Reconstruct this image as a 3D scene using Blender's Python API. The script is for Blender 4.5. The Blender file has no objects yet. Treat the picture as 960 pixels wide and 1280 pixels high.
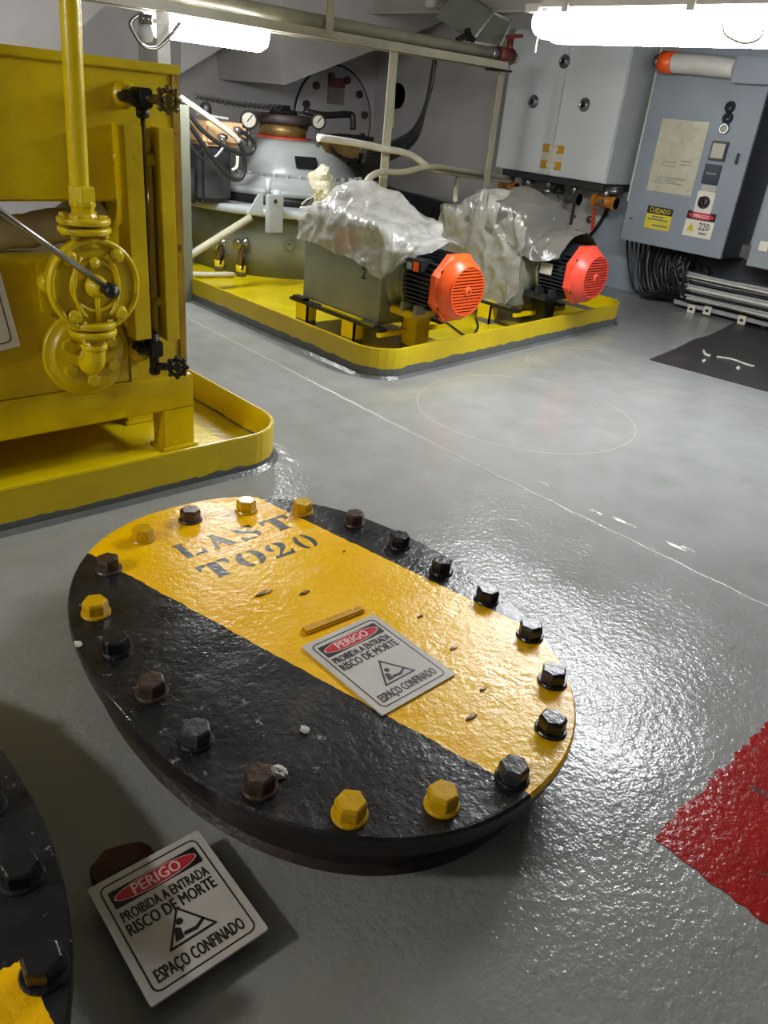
import bpy, bmesh, math, random
import numpy as np
from mathutils import Vector, Matrix, noise
random.seed(7)
SC = bpy.context.scene
COL = SC.collection

# ------------------------------------------------------------------ camera
# ship frame: x = right-forward along the tank, y = left-forward, z up; camera stands at the origin
F = 961.0; CX, CY = 480.0, 640.0; EYE = 1.10
_d = np.array([290 - CX, 2470 - CY, F]); _d /= np.linalg.norm(_d)
_f = np.array([0, 0, 1.0]) - _d * _d[2]; _f /= np.linalg.norm(_f)
_r = np.cross(_d, _f); _s = 2 ** -.5
ROT = np.array([[_s, _s, 0], [-_s, _s, 0], [0, 0, 1]]) @ np.array([_r, _f, -_d])
cam_d = bpy.data.cameras.new('camera')
cam_d.sensor_fit = 'VERTICAL'; cam_d.sensor_height = 24.0; cam_d.lens = 24.0 * F / 1280.0
cam_d.clip_start = 0.02; cam_d.clip_end = 60
cam = bpy.data.objects.new('camera', cam_d); COL.objects.link(cam)
_m = Matrix([[ROT[i][0], -ROT[i][1], -ROT[i][2], (0, 0, EYE)[i]] for i in range(3)] + [[0, 0, 0, 1]])
cam.matrix_world = _m
SC.camera = cam

def ray(x, y):
    return ROT @ np.array([(x - CX) / F, (y - CY) / F, 1.0])
def G(x, y, z=0.0):            # pixel -> point on the level z
    r = ray(x, y); t = (z - EYE) / r[2]; return Vector((r[0] * t, r[1] * t, z))
def U(x, y, u):                # pixel -> point on the plane x = u
    r = ray(x, y); t = u / r[0]; return Vector((u, r[1] * t, EYE + r[2] * t))
def V(x, y, v):                # pixel -> point on the plane y = v
    r = ray(x, y); t = v / r[1]; return Vector((r[0] * t, v, EYE + r[2] * t))

# ------------------------------------------------------------------ world, exposure
W = bpy.data.worlds.new('world'); SC.world = W; W.use_nodes = True
W.node_tree.nodes['Background'].inputs[0].default_value = (0.90, 0.91, 0.93, 1)
W.node_tree.nodes['Background'].inputs[1].default_value = 0.06
SC.view_settings.view_transform = 'Standard'; SC.view_settings.look = 'None'
SC.view_settings.gamma = 1.0; SC.view_settings.use_curve_mapping = False
SC.view_settings.exposure = 0.0
LAMP_POWER = 70.0

# ------------------------------------------------------------------ materials
def lin(c):
    if isinstance(c, str):
        c = [int(c[i:i + 2], 16) / 255 for i in (0, 2, 4)]
    return tuple((x / 12.92 if x <= .04045 else ((x + .055) / 1.055) ** 2.4) for x in c) + (1.0,)

class NT:
    def __init__(s, name):
        s.m = bpy.data.materials.new(name); s.m.use_nodes = True
        s.t = s.m.node_tree; s.t.nodes.clear()
        s.out = s.n('ShaderNodeOutputMaterial'); s.b = s.n('ShaderNodeBsdfPrincipled')
        s.l(s.b.outputs[0], s.out.inputs[0])
        s.co = s.n('ShaderNodeTexCoord').outputs['Object']
    def n(s, t, **k):
        q = s.t.nodes.new(t)
        for a, b in k.items(): setattr(q, a, b)
        return q
    def l(s, a, b): s.t.links.new(a, b)
    def setin(s, sock, v):
        if hasattr(v, 'is_linked') or isinstance(v, bpy.types.NodeSocket): s.l(v, sock)
        else: sock.default_value = v
    def noise(s, scale, detail=4, rough=.55, co=None, dist=0):
        q = s.n('ShaderNodeTexNoise'); s.l(co or s.co, q.inputs['Vector'])
        q.inputs['Scale'].default_value = scale; q.inputs['Detail'].default_value = detail
        q.inputs['Roughness'].default_value = rough; q.inputs['Distortion'].default_value = dist
        return q.outputs['Fac']
    def ramp(s, fac, a, b, c0=(0, 0, 0, 1), c1=(1, 1, 1, 1)):
        q = s.n('ShaderNodeValToRGB'); s.l(fac, q.inputs[0])
        e = q.color_ramp.elements; e[0].position = a; e[1].position = b; e[0].color = c0; e[1].color = c1
        return q.outputs[0]
    def mix(s, fac, a, b):
        q = s.n('ShaderNodeMix', data_type='RGBA')
        s.setin(q.inputs[0], fac); s.setin(q.inputs[6], a); s.setin(q.inputs[7], b)
        return q.outputs[2]
    def math(s, op, a, b=0.0, clamp=False):
        q = s.n('ShaderNodeMath', operation=op, use_clamp=clamp)
        s.setin(q.inputs[0], a); s.setin(q.inputs[1], b); return q.outputs[0]
    def bump(s, h, strength, dist=.01, prev=None):
        q = s.n('ShaderNodeBump'); s.l(h, q.inputs['Height'])
        q.inputs['Strength'].default_value = strength; q.inputs['Distance'].default_value = dist
        if prev: s.l(prev, q.inputs['Normal'])
        return q.outputs[0]
    def fin(s, col, rough=.5, metal=0.0, nrm=None, coat=0.0):
        s.setin(s.b.inputs['Base Color'], col); s.setin(s.b.inputs['Roughness'], rough)
        s.setin(s.b.inputs['Metallic'], metal)
        if nrm: s.l(nrm, s.b.inputs['Normal'])
        if coat: s.b.inputs['Coat Weight'].default_value = coat; s.b.inputs['Coat Roughness'].default_value = .08
        return s.m

def paint(name, c, c2=None, rough=.35, metal=0.0, scale=9, bump=.15, bscale=60, chip=None, chipt=.70, chips=26, coat=0.0, streak=None):
    t = NT(name)
    col = t.mix(t.ramp(t.noise(scale, 5), .35, .68), lin(c), lin(c2 or c))
    if chip:
        col = t.mix(t.ramp(t.noise(chips, 6, .7), chipt, chipt + .03), col, lin(chip))
    nr = t.bump(t.noise(bscale, 3), bump, .004) if bump else None
    return t.fin(col, rough, metal, nr, coat)

M = {}
M['tank'] = paint('tank_yellow', 'd2b908', 'c0a406', .30, bump=.35, bscale=45, chip='5a4308', chipt=.69, chips=16)
M['valve'] = paint('valve_yellow', 'dcc50a', 'cbb008', .28, bump=.25, bscale=70)
M['white'] = paint('sign_white', 'd2cfcb', 'c4c0bb', .22, bump=.05, bscale=30)
M['ink'] = paint('ink_black', '14151a', '1b1c20', .35, bump=0)
M['signred'] = paint('sign_red', 'c8303a', 'b92a34', .3, bump=0)
M['signtxt'] = paint('sign_pale_pink', 'efc9c9', 'ecd9d7', .3, bump=0)
M['blk'] = paint('black_enamel', '15161a', '232428', .28, bump=.5, bscale=60, chip='6c6a66', chipt=.74, chips=40)
M['blackpl'] = paint('black_rubber', '141416', '1d1d20', .45, bump=.1)
M['neck'] = paint('neck_dark', '1d1a18', '35261f', .4, bump=.5, bscale=40, chip='4b3a30', chipt=.66, chips=20)
M['scar'] = paint('scar_yellow', 'c08a0c', '3a2a0c', .3, scale=60, bump=.6, bscale=120)
M['steelv'] = paint('weathered_black_metal', '1a1a1c', '2b2924', .45, .3, bump=.4, bscale=90)
M['boltblk'] = paint('bolt_black', '17171a', '25252a', .25, bump=.5, bscale=70, chip='8a8a88', chipt=.72, chips=60)
M['boltbrn'] = paint('bolt_brown', '3c2f27', '57463a', .32, .2, bump=.6, bscale=80, chip='8d8270', chipt=.68, chips=60)
M['boltyel'] = paint('bolt_yellow', 'd8ac0a', 'b98c08', .22, bump=.3, bscale=60, chip='4a360e', chipt=.66, chips=45)
M['boltgry'] = paint('bolt_grey', '3c3d40', '52524f', .35, .2, bump=.6, bscale=80, chip='9c9c98', chipt=.70, chips=60)
M['wall'] = paint('wall_grey_paint', 'c4c0bf', 'b4b0ae', .42, scale=2.2, bump=.15, bscale=8)
M['wallb'] = paint('wall_bluegrey_paint', '9fa9b4', '929ca8', .38, scale=2.2, bump=.12, bscale=10)
M['ceil'] = paint('ceiling_paint', 'b0aca4', 'a29d94', .5, scale=3, bump=.1)
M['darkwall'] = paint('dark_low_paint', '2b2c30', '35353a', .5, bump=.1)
M['grey'] = paint('light_grey_paint', 'aab0b2', '9aa1a3', .33, scale=4, bump=.1, bscale=25)
M['cab'] = paint('cabinet_grey', 'd6dadb', 'ccd1d3', .34, scale=2.5, bump=.05, bscale=15)
M['panel'] = paint('panel_grey', '868e96', '7c848c', .38, scale=3, bump=.04, bscale=120)
M['encl'] = paint('enclosure_grey', '8e9496', '848a8c', .4, scale=3, bump=.04)
M['paneldark'] = paint('panel_side_dark', '3a3c42', '33353a', .45, bump=.04)
M['olive'] = paint('olive_grey_paint', '7d8072', '6f7265', .36, scale=5, bump=.15, bscale=30)
M['dome'] = paint('dome_grey', 'a9adac', '999d9c', .28, scale=6, bump=.15, bscale=25, chip='6b6f70', chipt=.72)
M['cream'] = paint('cream_paint', 'b8b39c', 'a49f88', .4, scale=8, bump=.2, chip='6d6552', chipt=.72)
M['motor'] = paint('motor_black', '1d2124', '262b2e', .33, bump=.1)
M['fan'] = paint('fan_cover_orange', 'ee5c20', 'e2501c', .33, bump=.08, bscale=50)
M['fan2'] = paint('fan_cover_red', 'e04c38', 'd24232', .36, bump=.08, bscale=50)
M['mesh'] = paint('fan_recess_dark', '3a0f0a', '2c0c08', .6, bump=0)
M['steel'] = paint('bright_steel', 'b4b6b8', '8f9193', .26, .9, bump=.1, bscale=120)
M['rodm'] = paint('dull_steel', '9a9896', '7c7976', .28, .85, bump=.1)
M['rust'] = paint('rust_brown', '4a2018', '33140f', .55, bump=.5, bscale=60)
M['brass'] = paint('worn_brass', '9a7c46', '6d5630', .4, .5, bump=.3)
M['redp'] = paint('red_valve_paint', '74302a', '5c2622', .45, bump=.2)
M['orange'] = paint('orange_valve_paint', 'c07a28', 'a4621d', .4, bump=.2)
M['peach'] = paint('peach_housing', 'd9b48a', 'c9a277', .45, bump=.1)
M['hosew'] = paint('white_hose', 'd0cdc2', 'bdb9aa', .45, bump=.1)
M['wirew'] = paint('grey_wire', 'a6a8a6', '8d8f8d', .4, bump=.1)
M['gaugef'] = paint('gauge_face', 'b4b0a0', 'a8a494', .4, bump=0)
M['stickyel'] = paint('sticker_yellow', 'd2c23c', 'c8b730', .4, bump=0)
M['stickor'] = paint('sticker_orange', 'cf9b2c', 'c28f28', .45, bump=0)
M['stickw'] = paint('sticker_white', 'd9d2c4', 'cfc8b9', .45, bump=0)
M['paper'] = paint('paper_in_sleeve', 'b9b39a', 'c6c1ab', .16, scale=7, bump=.5, bscale=14)
M['navy'] = paint('indicator_dark', '26303e', '1e2733', .25, bump=0)
M['print'] = paint('print_grey', '77745f', '6d6a58', .5, bump=0)
M['rag'] = paint('dirty_wrap', 'ddd8ca', 'bdb6a4', .5, scale=7, bump=.8, bscale=22)
M['mat'] = paint('rubber_mat_dark', '2d2a29', '3a3634', .42, scale=7, bump=.25, bscale=50, chip='4a4642', chipt=.68)
M['debris'] = paint('pale_debris', 'c9c6bd', 'b5b2a8', .5, bump=.2)
M['weld'] = paint('deck_grey_bead', 'b4b5b1', 'a6a7a2', .12, bump=.5, bscale=90)
M['dial'] = paint('dark_cable', '1b1c1f', '26272a', .38, bump=.05)
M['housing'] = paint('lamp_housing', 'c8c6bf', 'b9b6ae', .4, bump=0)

def emis(name, c, s):
    m = bpy.data.materials.new(name); m.use_nodes = True; b = m.node_tree.nodes['Principled BSDF']
    b.inputs['Base Color'].default_value = (.8, .8, .8, 1); b.inputs['Emission Color'].default_value = c
    b.inputs['Emission Strength'].default_value = s; return m
M['tube'] = emis('lit_diffuser', (.96, .98, 1.0, 1), LAMP_POWER)
M['tube3'] = emis('lit_diffuser_warm', (1, .97, .92, 1), LAMP_POWER * 2.6)

def plastic(name, c, alpha, rough=.16):
    t = NT(name)
    a = t.ramp(t.noise(9, 4), .3, .7, (alpha - .18,) * 3 + (1,), (min(1, alpha + .2),) * 3 + (1,))
    nr = t.bump(t.noise(14, 3, .5, None, 1.2), .45, .02)
    nr = t.bump(t.noise(45, 2), .15, .006, nr)
    t.l(a, t.b.inputs['Alpha']); t.b.inputs['IOR'].default_value = 1.55
    return t.fin(lin(c), rough, 0, nr)
M['bag'] = plastic('clear_plastic_film', 'c8c6c0', .56, .10)
M['bag2'] = plastic('cloudy_plastic_film', 'a8a59b', .62, .16)
M['hood'] = paint('grey_hood_film', '5e5b55', '6a675f', .25, scale=3, bump=.25, bscale=9)
M['sleeve'] = plastic('clear_sleeve', 'd8d4c0', .28, .10)
M['clear'] = plastic('clear_end_cap', 'd9dad8', .55, .12)

def deck_mat():
    t = NT('deck_grey_paint')
    big = t.noise(1.1, 3); mid = t.noise(7, 5)
    col = t.mix(t.ramp(mid, .3, .7), lin('969896'), lin('8a8c88'))
    col = t.mix(t.math('MULTIPLY', t.ramp(big, .40, .66), .45), col, lin('9fa29f'))
    col = t.mix(t.math('MULTIPLY', t.ramp(t.noise(23, 7, .7), .64, .74), .55), col, lin('62635c'))
    spots = t.ramp(t.noise(38, 4, .6), .735, .75)
    col = t.mix(spots, col, lin('2e2d2a'))
    rough = t.ramp(t.noise(4, 5), .3, .75, (.10,) * 3 + (1,), (.22,) * 3 + (1,))
    lumps = t.noise(62, 2.5, .5); fine = t.noise(170, 2)
    patch = t.ramp(t.noise(1.6, 3), .3, .7, (.25,) * 3 + (1,), (1, 1, 1, 1))
    sp = t.n('ShaderNodeSeparateXYZ'); t.l(t.co, sp.inputs[0])
    worn = t.math('ADD', t.math('MULTIPLY', t.math('LESS_THAN', sp.outputs[0], 2.05), .5), .5)   # the plate beyond the seam is smoother
    h = t.math('MULTIPLY', t.math('MULTIPLY', t.math('ADD', lumps, t.math('MULTIPLY', fine, .35)), patch), worn)
    nr = t.bump(t.noise(6, 3), .16, .02)
    nr = t.bump(h, .45, .0080, nr)
    return t.fin(col, rough, 0, nr)
M['deck'] = deck_mat()

def cover_mat(name, lines, wear=1.0):
    """yellow band between straight painted edges; lines = (x at y=0, slope) of low edge and high edge, object space"""
    t = NT(name)
    sp = t.n('ShaderNodeSeparateXYZ'); t.l(t.co, sp.inputs[0])
    wob = t.math('MULTIPLY', t.math('SUBTRACT', t.noise(30, 4), .5), .012)
    x = t.math('ADD', sp.outputs[0], wob)
    def side(x0, k): return t.math('SUBTRACT', x, t.math('ADD', t.math('MULTIPLY', sp.outputs[1], k), x0))
    lo = t.math('GREATER_THAN', side(*lines[0]), 0.0); hi = t.math('LESS_THAN', side(*lines[1]), 0.0)
    band = t.math('MULTIPLY', lo, hi)
    band = t.math('MULTIPLY', band, t.math('GREATER_THAN', sp.outputs[2], lines[2]))
    if len(lines) > 3: band = t.math('MULTIPLY', band, t.math('LESS_THAN', t.math('ADD', sp.outputs[1], t.math('MULTIPLY', wob, 3.0)), lines[3]))
    yel = t.mix(t.ramp(t.noise(6, 4), .35, .7), lin('f8bc00'), lin('fcc804'))
    yel = t.mix(t.ramp(t.noise(60, 5, .7), .70, .72), yel, lin('5a4210'))
    blk = t.mix(t.ramp(t.noise(11, 5), .35, .75), lin('17181c'), lin('2a2a2d'))
    blk = t.mix(t.ramp(t.noise(34, 6, .72), .635, .67), blk, lin('84827e'))
    blk = t.mix(t.ramp(t.noise(9, 3), .66, .72), blk, lin('3a2d26'))
    nr = t.bump(t.noise(11, 3), .22, .012)
    nr = t.bump(t.noise(75, 3, .55), .32, .006, nr)
    rough = t.ramp(t.noise(8, 4), .3, .7, (.18,) * 3 + (1,), (.34,) * 3 + (1,))
    return t.fin(t.mix(band, blk, yel), rough, 0, nr)

def tray_mat(edge=.030):
    t = NT('tray_yellow_grey_boot')
    sp = t.n('ShaderNodeSeparateXYZ'); t.l(t.co, sp.inputs[0])
    z = t.math('ADD', sp.outputs[2], t.math('MULTIPLY', t.math('SUBTRACT', t.noise(14, 5), .5), .030))
    up = t.math('GREATER_THAN', z, edge)
    yel = t.mix(t.ramp(t.noise(5, 5), .35, .7), lin('dcc208'), lin('cdb008'))
    yel = t.mix(t.ramp(t.noise(40, 6, .7), .70, .73), yel, lin('4d4110'))
    nr = t.bump(t.noise(30, 3), .3, .006)
    return t.fin(t.mix(up, lin('606463'), yel), .28, 0, nr)
M['tray'] = tray_mat(); M['tray2'] = tray_mat(.050)
M['trayfloor'] = paint('tray_floor_yellow', 'e0cb08', 'd0b606', .22, scale=6, bump=.3, bscale=40)

def redpaint():
    t = NT('red_deck_paint')
    col = t.mix(t.ramp(t.noise(7, 4), .35, .7), lin('a81210'), lin('970d0d'))
    col = t.mix(t.ramp(t.noise(24, 5, .6), .64, .655), col, lin('4d4a42'))
    nr = t.bump(t.noise(62, 3), .4, .006)
    return t.fin(col, .2, 0, nr)
M['redpaint'] = redpaint()

# ------------------------------------------------------------------ mesh helpers
ORG = {}
def tag(o, label=None, cat=None, group=None, kind=None):
    if label: o['label'] = label
    if cat: o['category'] = cat
    if group: o['group'] = group
    if kind: o['kind'] = kind
    return o
def thing(name, label, cat, loc=(0, 0, 0), group=None, rot=None):
    o = bpy.data.objects.new(name, None); o.empty_display_size = .05
    o.location = loc; COL.objects.link(o); ORG[o] = Vector(loc) if rot is None else Vector((0, 0, 0))
    if rot is not None: o.rotation_mode = 'QUATERNION'; o.rotation_quaternion = rot
    return tag(o, label, cat, group)

class MB:
    def __init__(s): s.v = []; s.f = []; s.smooth = set()
    def add(s, vs, fs, smooth=False):
        b = len(s.v); s.v += [Vector(p) for p in vs]
        for f in fs:
            if smooth: s.smooth.add(len(s.f))
            s.f.append(tuple(i + b for i in f))
        return s
    def box(s, lo, hi):
        (a, b, c), (d, e, f) = lo, hi
        return s.add([(a, b, c), (d, b, c), (d, e, c), (a, e, c), (a, b, f), (d, b, f), (d, e, f), (a, e, f)],
                     [(0, 3, 2, 1), (4, 5, 6, 7), (0, 1, 5, 4), (1, 2, 6, 5), (2, 3, 7, 6), (3, 0, 4, 7)])
    def bar(s, p, q, w, h, up=(0, 0, 1)):      # rectangular bar from p to q
        p, q = Vector(p), Vector(q); d = (q - p).normalized(); up = Vector(up)
        x = d.cross(up)
        if x.length < 1e-4: x = d.cross(Vector((1, 0, 0)))
        x.normalize(); y = x.cross(d)
        c = [(-1, -1), (1, -1), (1, 1), (-1, 1)]
        vs = [p + x * (a * w / 2) + y * (b * h / 2) for a, b in c] + [q + x * (a * w / 2) + y * (b * h / 2) for a, b in c]
        return s.add(vs, [(0, 3, 2, 1), (4, 5, 6, 7), (0, 1, 5, 4), (1, 2, 6, 5), (2, 3, 7, 6), (3, 0, 4, 7)])
    def lathe(s, o, axis, prof, n=24, smooth=True, phase=0.0, closed=True, sx=1.0):   # prof = [(r, h)]
        o = Vector(o); a = Vector(axis).normalized()
        x = a.orthogonal().normalized()
        if abs(a.z) > .99: x = Vector((1, 0, 0))
        elif abs(a.z) < .3: x = Vector((0, 0, 1)).cross(a).normalized()
        y = a.cross(x); vs = []; fs = []
        for r, h in prof:
            for i in range(n):
                t = phase + 2 * math.pi * i / n
                vs.append(o + a * h + x * (r * math.cos(t)) * sx + y * (r * math.sin(t)))
        for k in range(len(prof) - 1):
            for i in range(n):
                j = (i + 1) % n; fs.append((k * n + i, k * n + j, (k + 1) * n + j, (k + 1) * n + i))
        b = len(s.f)
        s.add(vs, fs, smooth)
        if closed:
            base = len(s.v) - len(vs)
            s.f.append(tuple(base + i for i in reversed(range(n)))); s.f.append(tuple(base + (len(prof) - 1) * n + i for i in range(n)))
        return s
    def cyl(s, p, q, r, r2=None, n=16, smooth=True, phase=0.0):
        p, q = Vector(p), Vector(q)
        return s.lathe(p, q - p, [(r, 0), (r if r2 is None else r2, (q - p).length)], n, smooth, phase)
    def tube(s, pts, r, n=8, smoothpath=0, taper=None):
        pts = [Vector(p) for p in pts]
        if smoothpath:
            out = []
            P_ = [pts[0] * 2 - pts[1]] + pts + [pts[-1] * 2 - pts[-2]]
            for i in range(1, len(P_) - 2):
                a, b, c, d = P_[i - 1:i + 3]
                for k in range(smoothpath):
                    t = k / smoothpath
                    out.append(.5 * ((2 * b) + (c - a) * t + (2 * a - 5 * b + 4 * c - d) * t * t + (3 * b - a - 3 * c + d) * t ** 3))
            out.append(pts[-1]); pts = out
        d0 = (pts[1] - pts[0]).normalized(); x = d0.orthogonal().normalized(); vs = []; fs = []
        m = len(pts)
        for i, p in enumerate(pts):
            d = (pts[min(i + 1, m - 1)] - pts[max(i - 1, 0)]).normalized()
            x = (x - d * x.dot(d)).normalized(); y = d.cross(x)
            rr = r if taper is None else r * taper(i / (m - 1))
            for k in range(n):
                t = 2 * math.pi * k / n; vs.append(p + (x * math.cos(t) + y * math.sin(t)) * rr)
        for i in range(m - 1):
            for k in range(n):
                j = (k + 1) % n; fs.append((i * n + k, i * n + j, (i + 1) * n + j, (i + 1) * n + k))
        s.add(vs, fs, True); base = len(s.v) - len(vs)
        s.f.append(tuple(base + k for k in reversed(range(n)))); s.f.append(tuple(base + (m - 1) * n + k for k in range(n)))
        return s
    def torus(s, o, axis, R, r, n=32, k=8):
        o = Vector(o); a = Vector(axis).normalized(); x = a.orthogonal().normalized(); y = a.cross(x); vs = []; fs = []
        for i in range(n):
            t = 2 * math.pi * i / n; d = x * math.cos(t) + y * math.sin(t)
            for j in range(k):
                p = 2 * math.pi * j / k; vs.append(o + d * (R + r * math.cos(p)) + a * (r * math.sin(p)))
        for i in range(n):
            for j in range(k):
                i2, j2 = (i + 1) % n, (j + 1) % k; fs.append((i * k + j, i2 * k + j, i2 * k + j2, i * k + j2))
        return s.add(vs, fs, True)
    def prism(s, poly, o, x, y, h0, h1):          # flat outline in the (x, y) frame at o, extruded along x cross y
        o, x, y = Vector(o), Vector(x), Vector(y); z = x.cross(y); n = len(poly)
        vs = [o + x * a + y * b + z * h0 for a, b in poly] + [o + x * a + y * b + z * h1 for a, b in poly]
        fs = [tuple(reversed(range(n))), tuple(range(n, 2 * n))] + [(i, (i + 1) % n, n + (i + 1) % n, n + i) for i in range(n)]
        return s.add(vs, fs)
    def ringprism(s, outer, inner, o, x, y, h0, h1):
        o, x, y = Vector(o), Vector(x), Vector(y); z = x.cross(y); n = len(outer); vs = []
        for h in (h0, h1):
            for P_ in (outer, inner): vs += [o + x * a + y * b + z * h for a, b in P_]
        fs = []
        for i in range(n):
            j = (i + 1) % n
            fs += [(2 * n + i, 2 * n + j, 3 * n + j, 3 * n + i), (i, n + i, n + j, j), (i, j, 2 * n + j, 2 * n + i), (n + i, 3 * n + i, 3 * n + j, n + j)]
        return s.add(vs, fs)
    def build(s, name, mat, parent=None, bevel=0.0, seg=2, local=False, fix=True):
        org = ORG.get(parent, Vector((0, 0, 0))) if parent else Vector((0, 0, 0))
        me = bpy.data.meshes.new(name)
        if parent is None and not local:      # origin at the base of the thing
            xs = [v.x for v in s.v]; ys = [v.y for v in s.v]
            org = Vector(((min(xs) + max(xs)) / 2, (min(ys) + max(ys)) / 2, min(v.z for v in s.v)))
            if name in ('floor',): org = Vector((0, 0, 0))
        if local: org = Vector((0, 0, 0))
        me.from_pydata([v - org for v in s.v], [], s.f)
        for i in s.smooth: me.polygons[i].use_smooth = True
        if fix or bevel:
            bm = bmesh.new(); bm.from_mesh(me)
            if fix: bmesh.ops.recalc_face_normals(bm, faces=bm.faces)
            if bevel:
                es = [e for e in bm.edges if len(e.link_faces) == 2 and e.calc_face_angle(0) > .6]
                bmesh.ops.bevel(bm, geom=es, offset=bevel, segments=seg, affect='EDGES', clamp_overlap=True)
            bm.to_mesh(me); bm.free()
        if isinstance(mat, str): mat = M[mat]
        me.materials.append(mat)
        o = bpy.data.objects.new(name, me); COL.objects.link(o)
        if parent: o.parent = parent; ORG[o] = ORG.get(parent, Vector((0, 0, 0)))
        else: o.location = org; ORG[o] = org
        return o

def dup(o, parent, loc):
    c = o.copy(); COL.objects.link(c); c.parent = parent; c.location = loc; ORG[c] = ORG[parent]
    for ch in o.children:
        d = ch.copy(); COL.objects.link(d); d.parent = c
    return c
def rrect(w, h, r, n=5, cx=0, cy=0):
    out = []
    for sx, sy, a in ((1, 1, 0), (-1, 1, 90), (-1, -1, 180), (1, -1, 270)):
        for k in range(n + 1):
            t = math.radians(a + 90 * k / n)
            out.append((cx + sx * (w / 2 - r) + r * math.cos(t), cy + sy * (h / 2 - r) + r * math.sin(t)))
    return out
def ell(a, b, n=32, cx=0, cy=0, p=2.0):
    out = []
    for i in range(n):
        t = 2 * math.pi * i / n; c, s = math.cos(t), math.sin(t)
        out.append((cx + a * math.copysign(abs(c) ** (2 / p), c), cy + b * math.copysign(abs(s) ** (2 / p), s)))
    return out

def text_mesh(body, height, width=None, bold=0.0):
    """mesh of a line of lettering, lower-left at the origin, cap height and total width in metres"""
    cu = bpy.data.curves.new('lettering', 'FONT'); cu.body = body; cu.size = 1; cu.offset = bold; cu.extrude = 0.0; cu.resolution_u = 2
    ob = bpy.data.objects.new('lettering', cu); COL.objects.link(ob)
    me = bpy.data.meshes.new_from_object(ob.evaluated_get(bpy.context.evaluated_depsgraph_get()))
    bpy.data.objects.remove(ob); bpy.data.curves.remove(cu)
    co = np.array([v.co for v in me.vertices]); x0, x1 = co[:, 0].min(), co[:, 0].max()
    capref = .70
    sy = height / capref; sx = (width / (x1 - x0)) if width else sy
    vs = [((p[0] - x0) * sx, p[1] * sy) for p in co]; fs = [tuple(f.vertices) for f in me.polygons]
    bpy.data.meshes.remove(me); return vs, fs
def put_text(mb, body, x, y, h, z, w=None, bold=.0):
    vs, fs = text_mesh(body, h, w, .0)
    for dx, dy in ((-bold, 0), (bold, .00005), (0, bold * .6)): z += .00006; mb.add([(x + a + dx, y + b + dy, z) for a, b in vs], fs)

# ------------------------------------------------------------------ the setting
UW, VW, ZC = 5.69, 6.40, 1.92
m = MB(); nx = 2
m.add([(-2.2, -2.2, 0), (UW + .1, -2.2, 0), (UW + .1, VW + .1, 0), (-2.2, VW + .1, 0), (-2.2, -2.2, -.03), (UW + .1, -2.2, -.03), (UW + .1, VW + .1, -.03), (-2.2, VW + .1, -.03)],
      [(0, 1, 2, 3), (7, 6, 5, 4), (0, 4, 5, 1), (1, 5, 6, 2), (2, 6, 7, 3), (3, 7, 4, 0)])
floor = tag(m.build('floor', 'deck'), kind='structure')
tag(MB().box((-2.2, VW, 0), (UW + .1, VW + .08, ZC)).build('wall_back', 'wall'), kind='structure')
wr = tag(MB().box((UW, -2.2, 0), (UW + .08, VW, ZC)).build('wall_right', 'wallb'), kind='structure')
tag(MB().box((-2.2, -2.2, ZC), (UW + .1, VW + .1, ZC + .05)).build('ceiling', 'ceil'), kind='structure')
tag(MB().box((-2.28, -2.2, 0), (-2.2, VW + .1, ZC)).build('wall_left', 'wall'), kind='structure')
# upper strip of the right wall beyond the cabinet in the warm grey of the back wall
tag(MB().box((UW - .012, 4.42, .40), (UW, VW, ZC)).build('trim_1', 'wall'), kind='structure')
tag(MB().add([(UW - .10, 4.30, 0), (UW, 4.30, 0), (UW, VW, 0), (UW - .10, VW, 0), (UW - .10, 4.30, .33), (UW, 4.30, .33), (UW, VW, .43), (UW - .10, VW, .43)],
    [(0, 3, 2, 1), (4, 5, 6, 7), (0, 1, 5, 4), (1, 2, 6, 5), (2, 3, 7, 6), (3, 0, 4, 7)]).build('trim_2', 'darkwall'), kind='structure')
# deck beams overhead and the bracket boxes with sloping undersides against the back wall
def bracket(name, pts, v0, v1):
    P3 = [V(x, y, v0) for x, y in pts]; n = len(P3); mb = MB()
    P3 = [Vector((p.x, v0, min(p.z, ZC))) for p in P3]
    mb.add(P3 + [Vector((p.x, v1, p.z)) for p in P3], [tuple(range(n)), tuple(reversed(range(n, 2 * n)))] + [(i, n + i, n + (i + 1) % n, (i + 1) % n) for i in range(n)])
    return tag(mb.build(name, 'wall'), kind='structure')
bracket('trim_3', [(357, 106), (470, 62), (560, 24), (600, -60), (350, -60)], 5.45, VW)
bracket('trim_4', [(226, 92), (278, 60), (330, 34), (330, -60), (226, -60)], 5.75, VW)
bracket('trim_5', [(-20, 62), (35, 58), (60, 90), (99, 36), (140, 0), (150, -60), (-20, -60)], 6.0, VW)
for k, u in enumerate((1.2, 4.75)):
    tag(MB().box((u, -2.2, ZC - .16), (u + .02, VW, ZC)).box((u - .06, -2.2, ZC - .175), (u + .08, VW, ZC - .16)).build('trim_%d' % (6 + k), 'ceil'), kind='structure')
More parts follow.
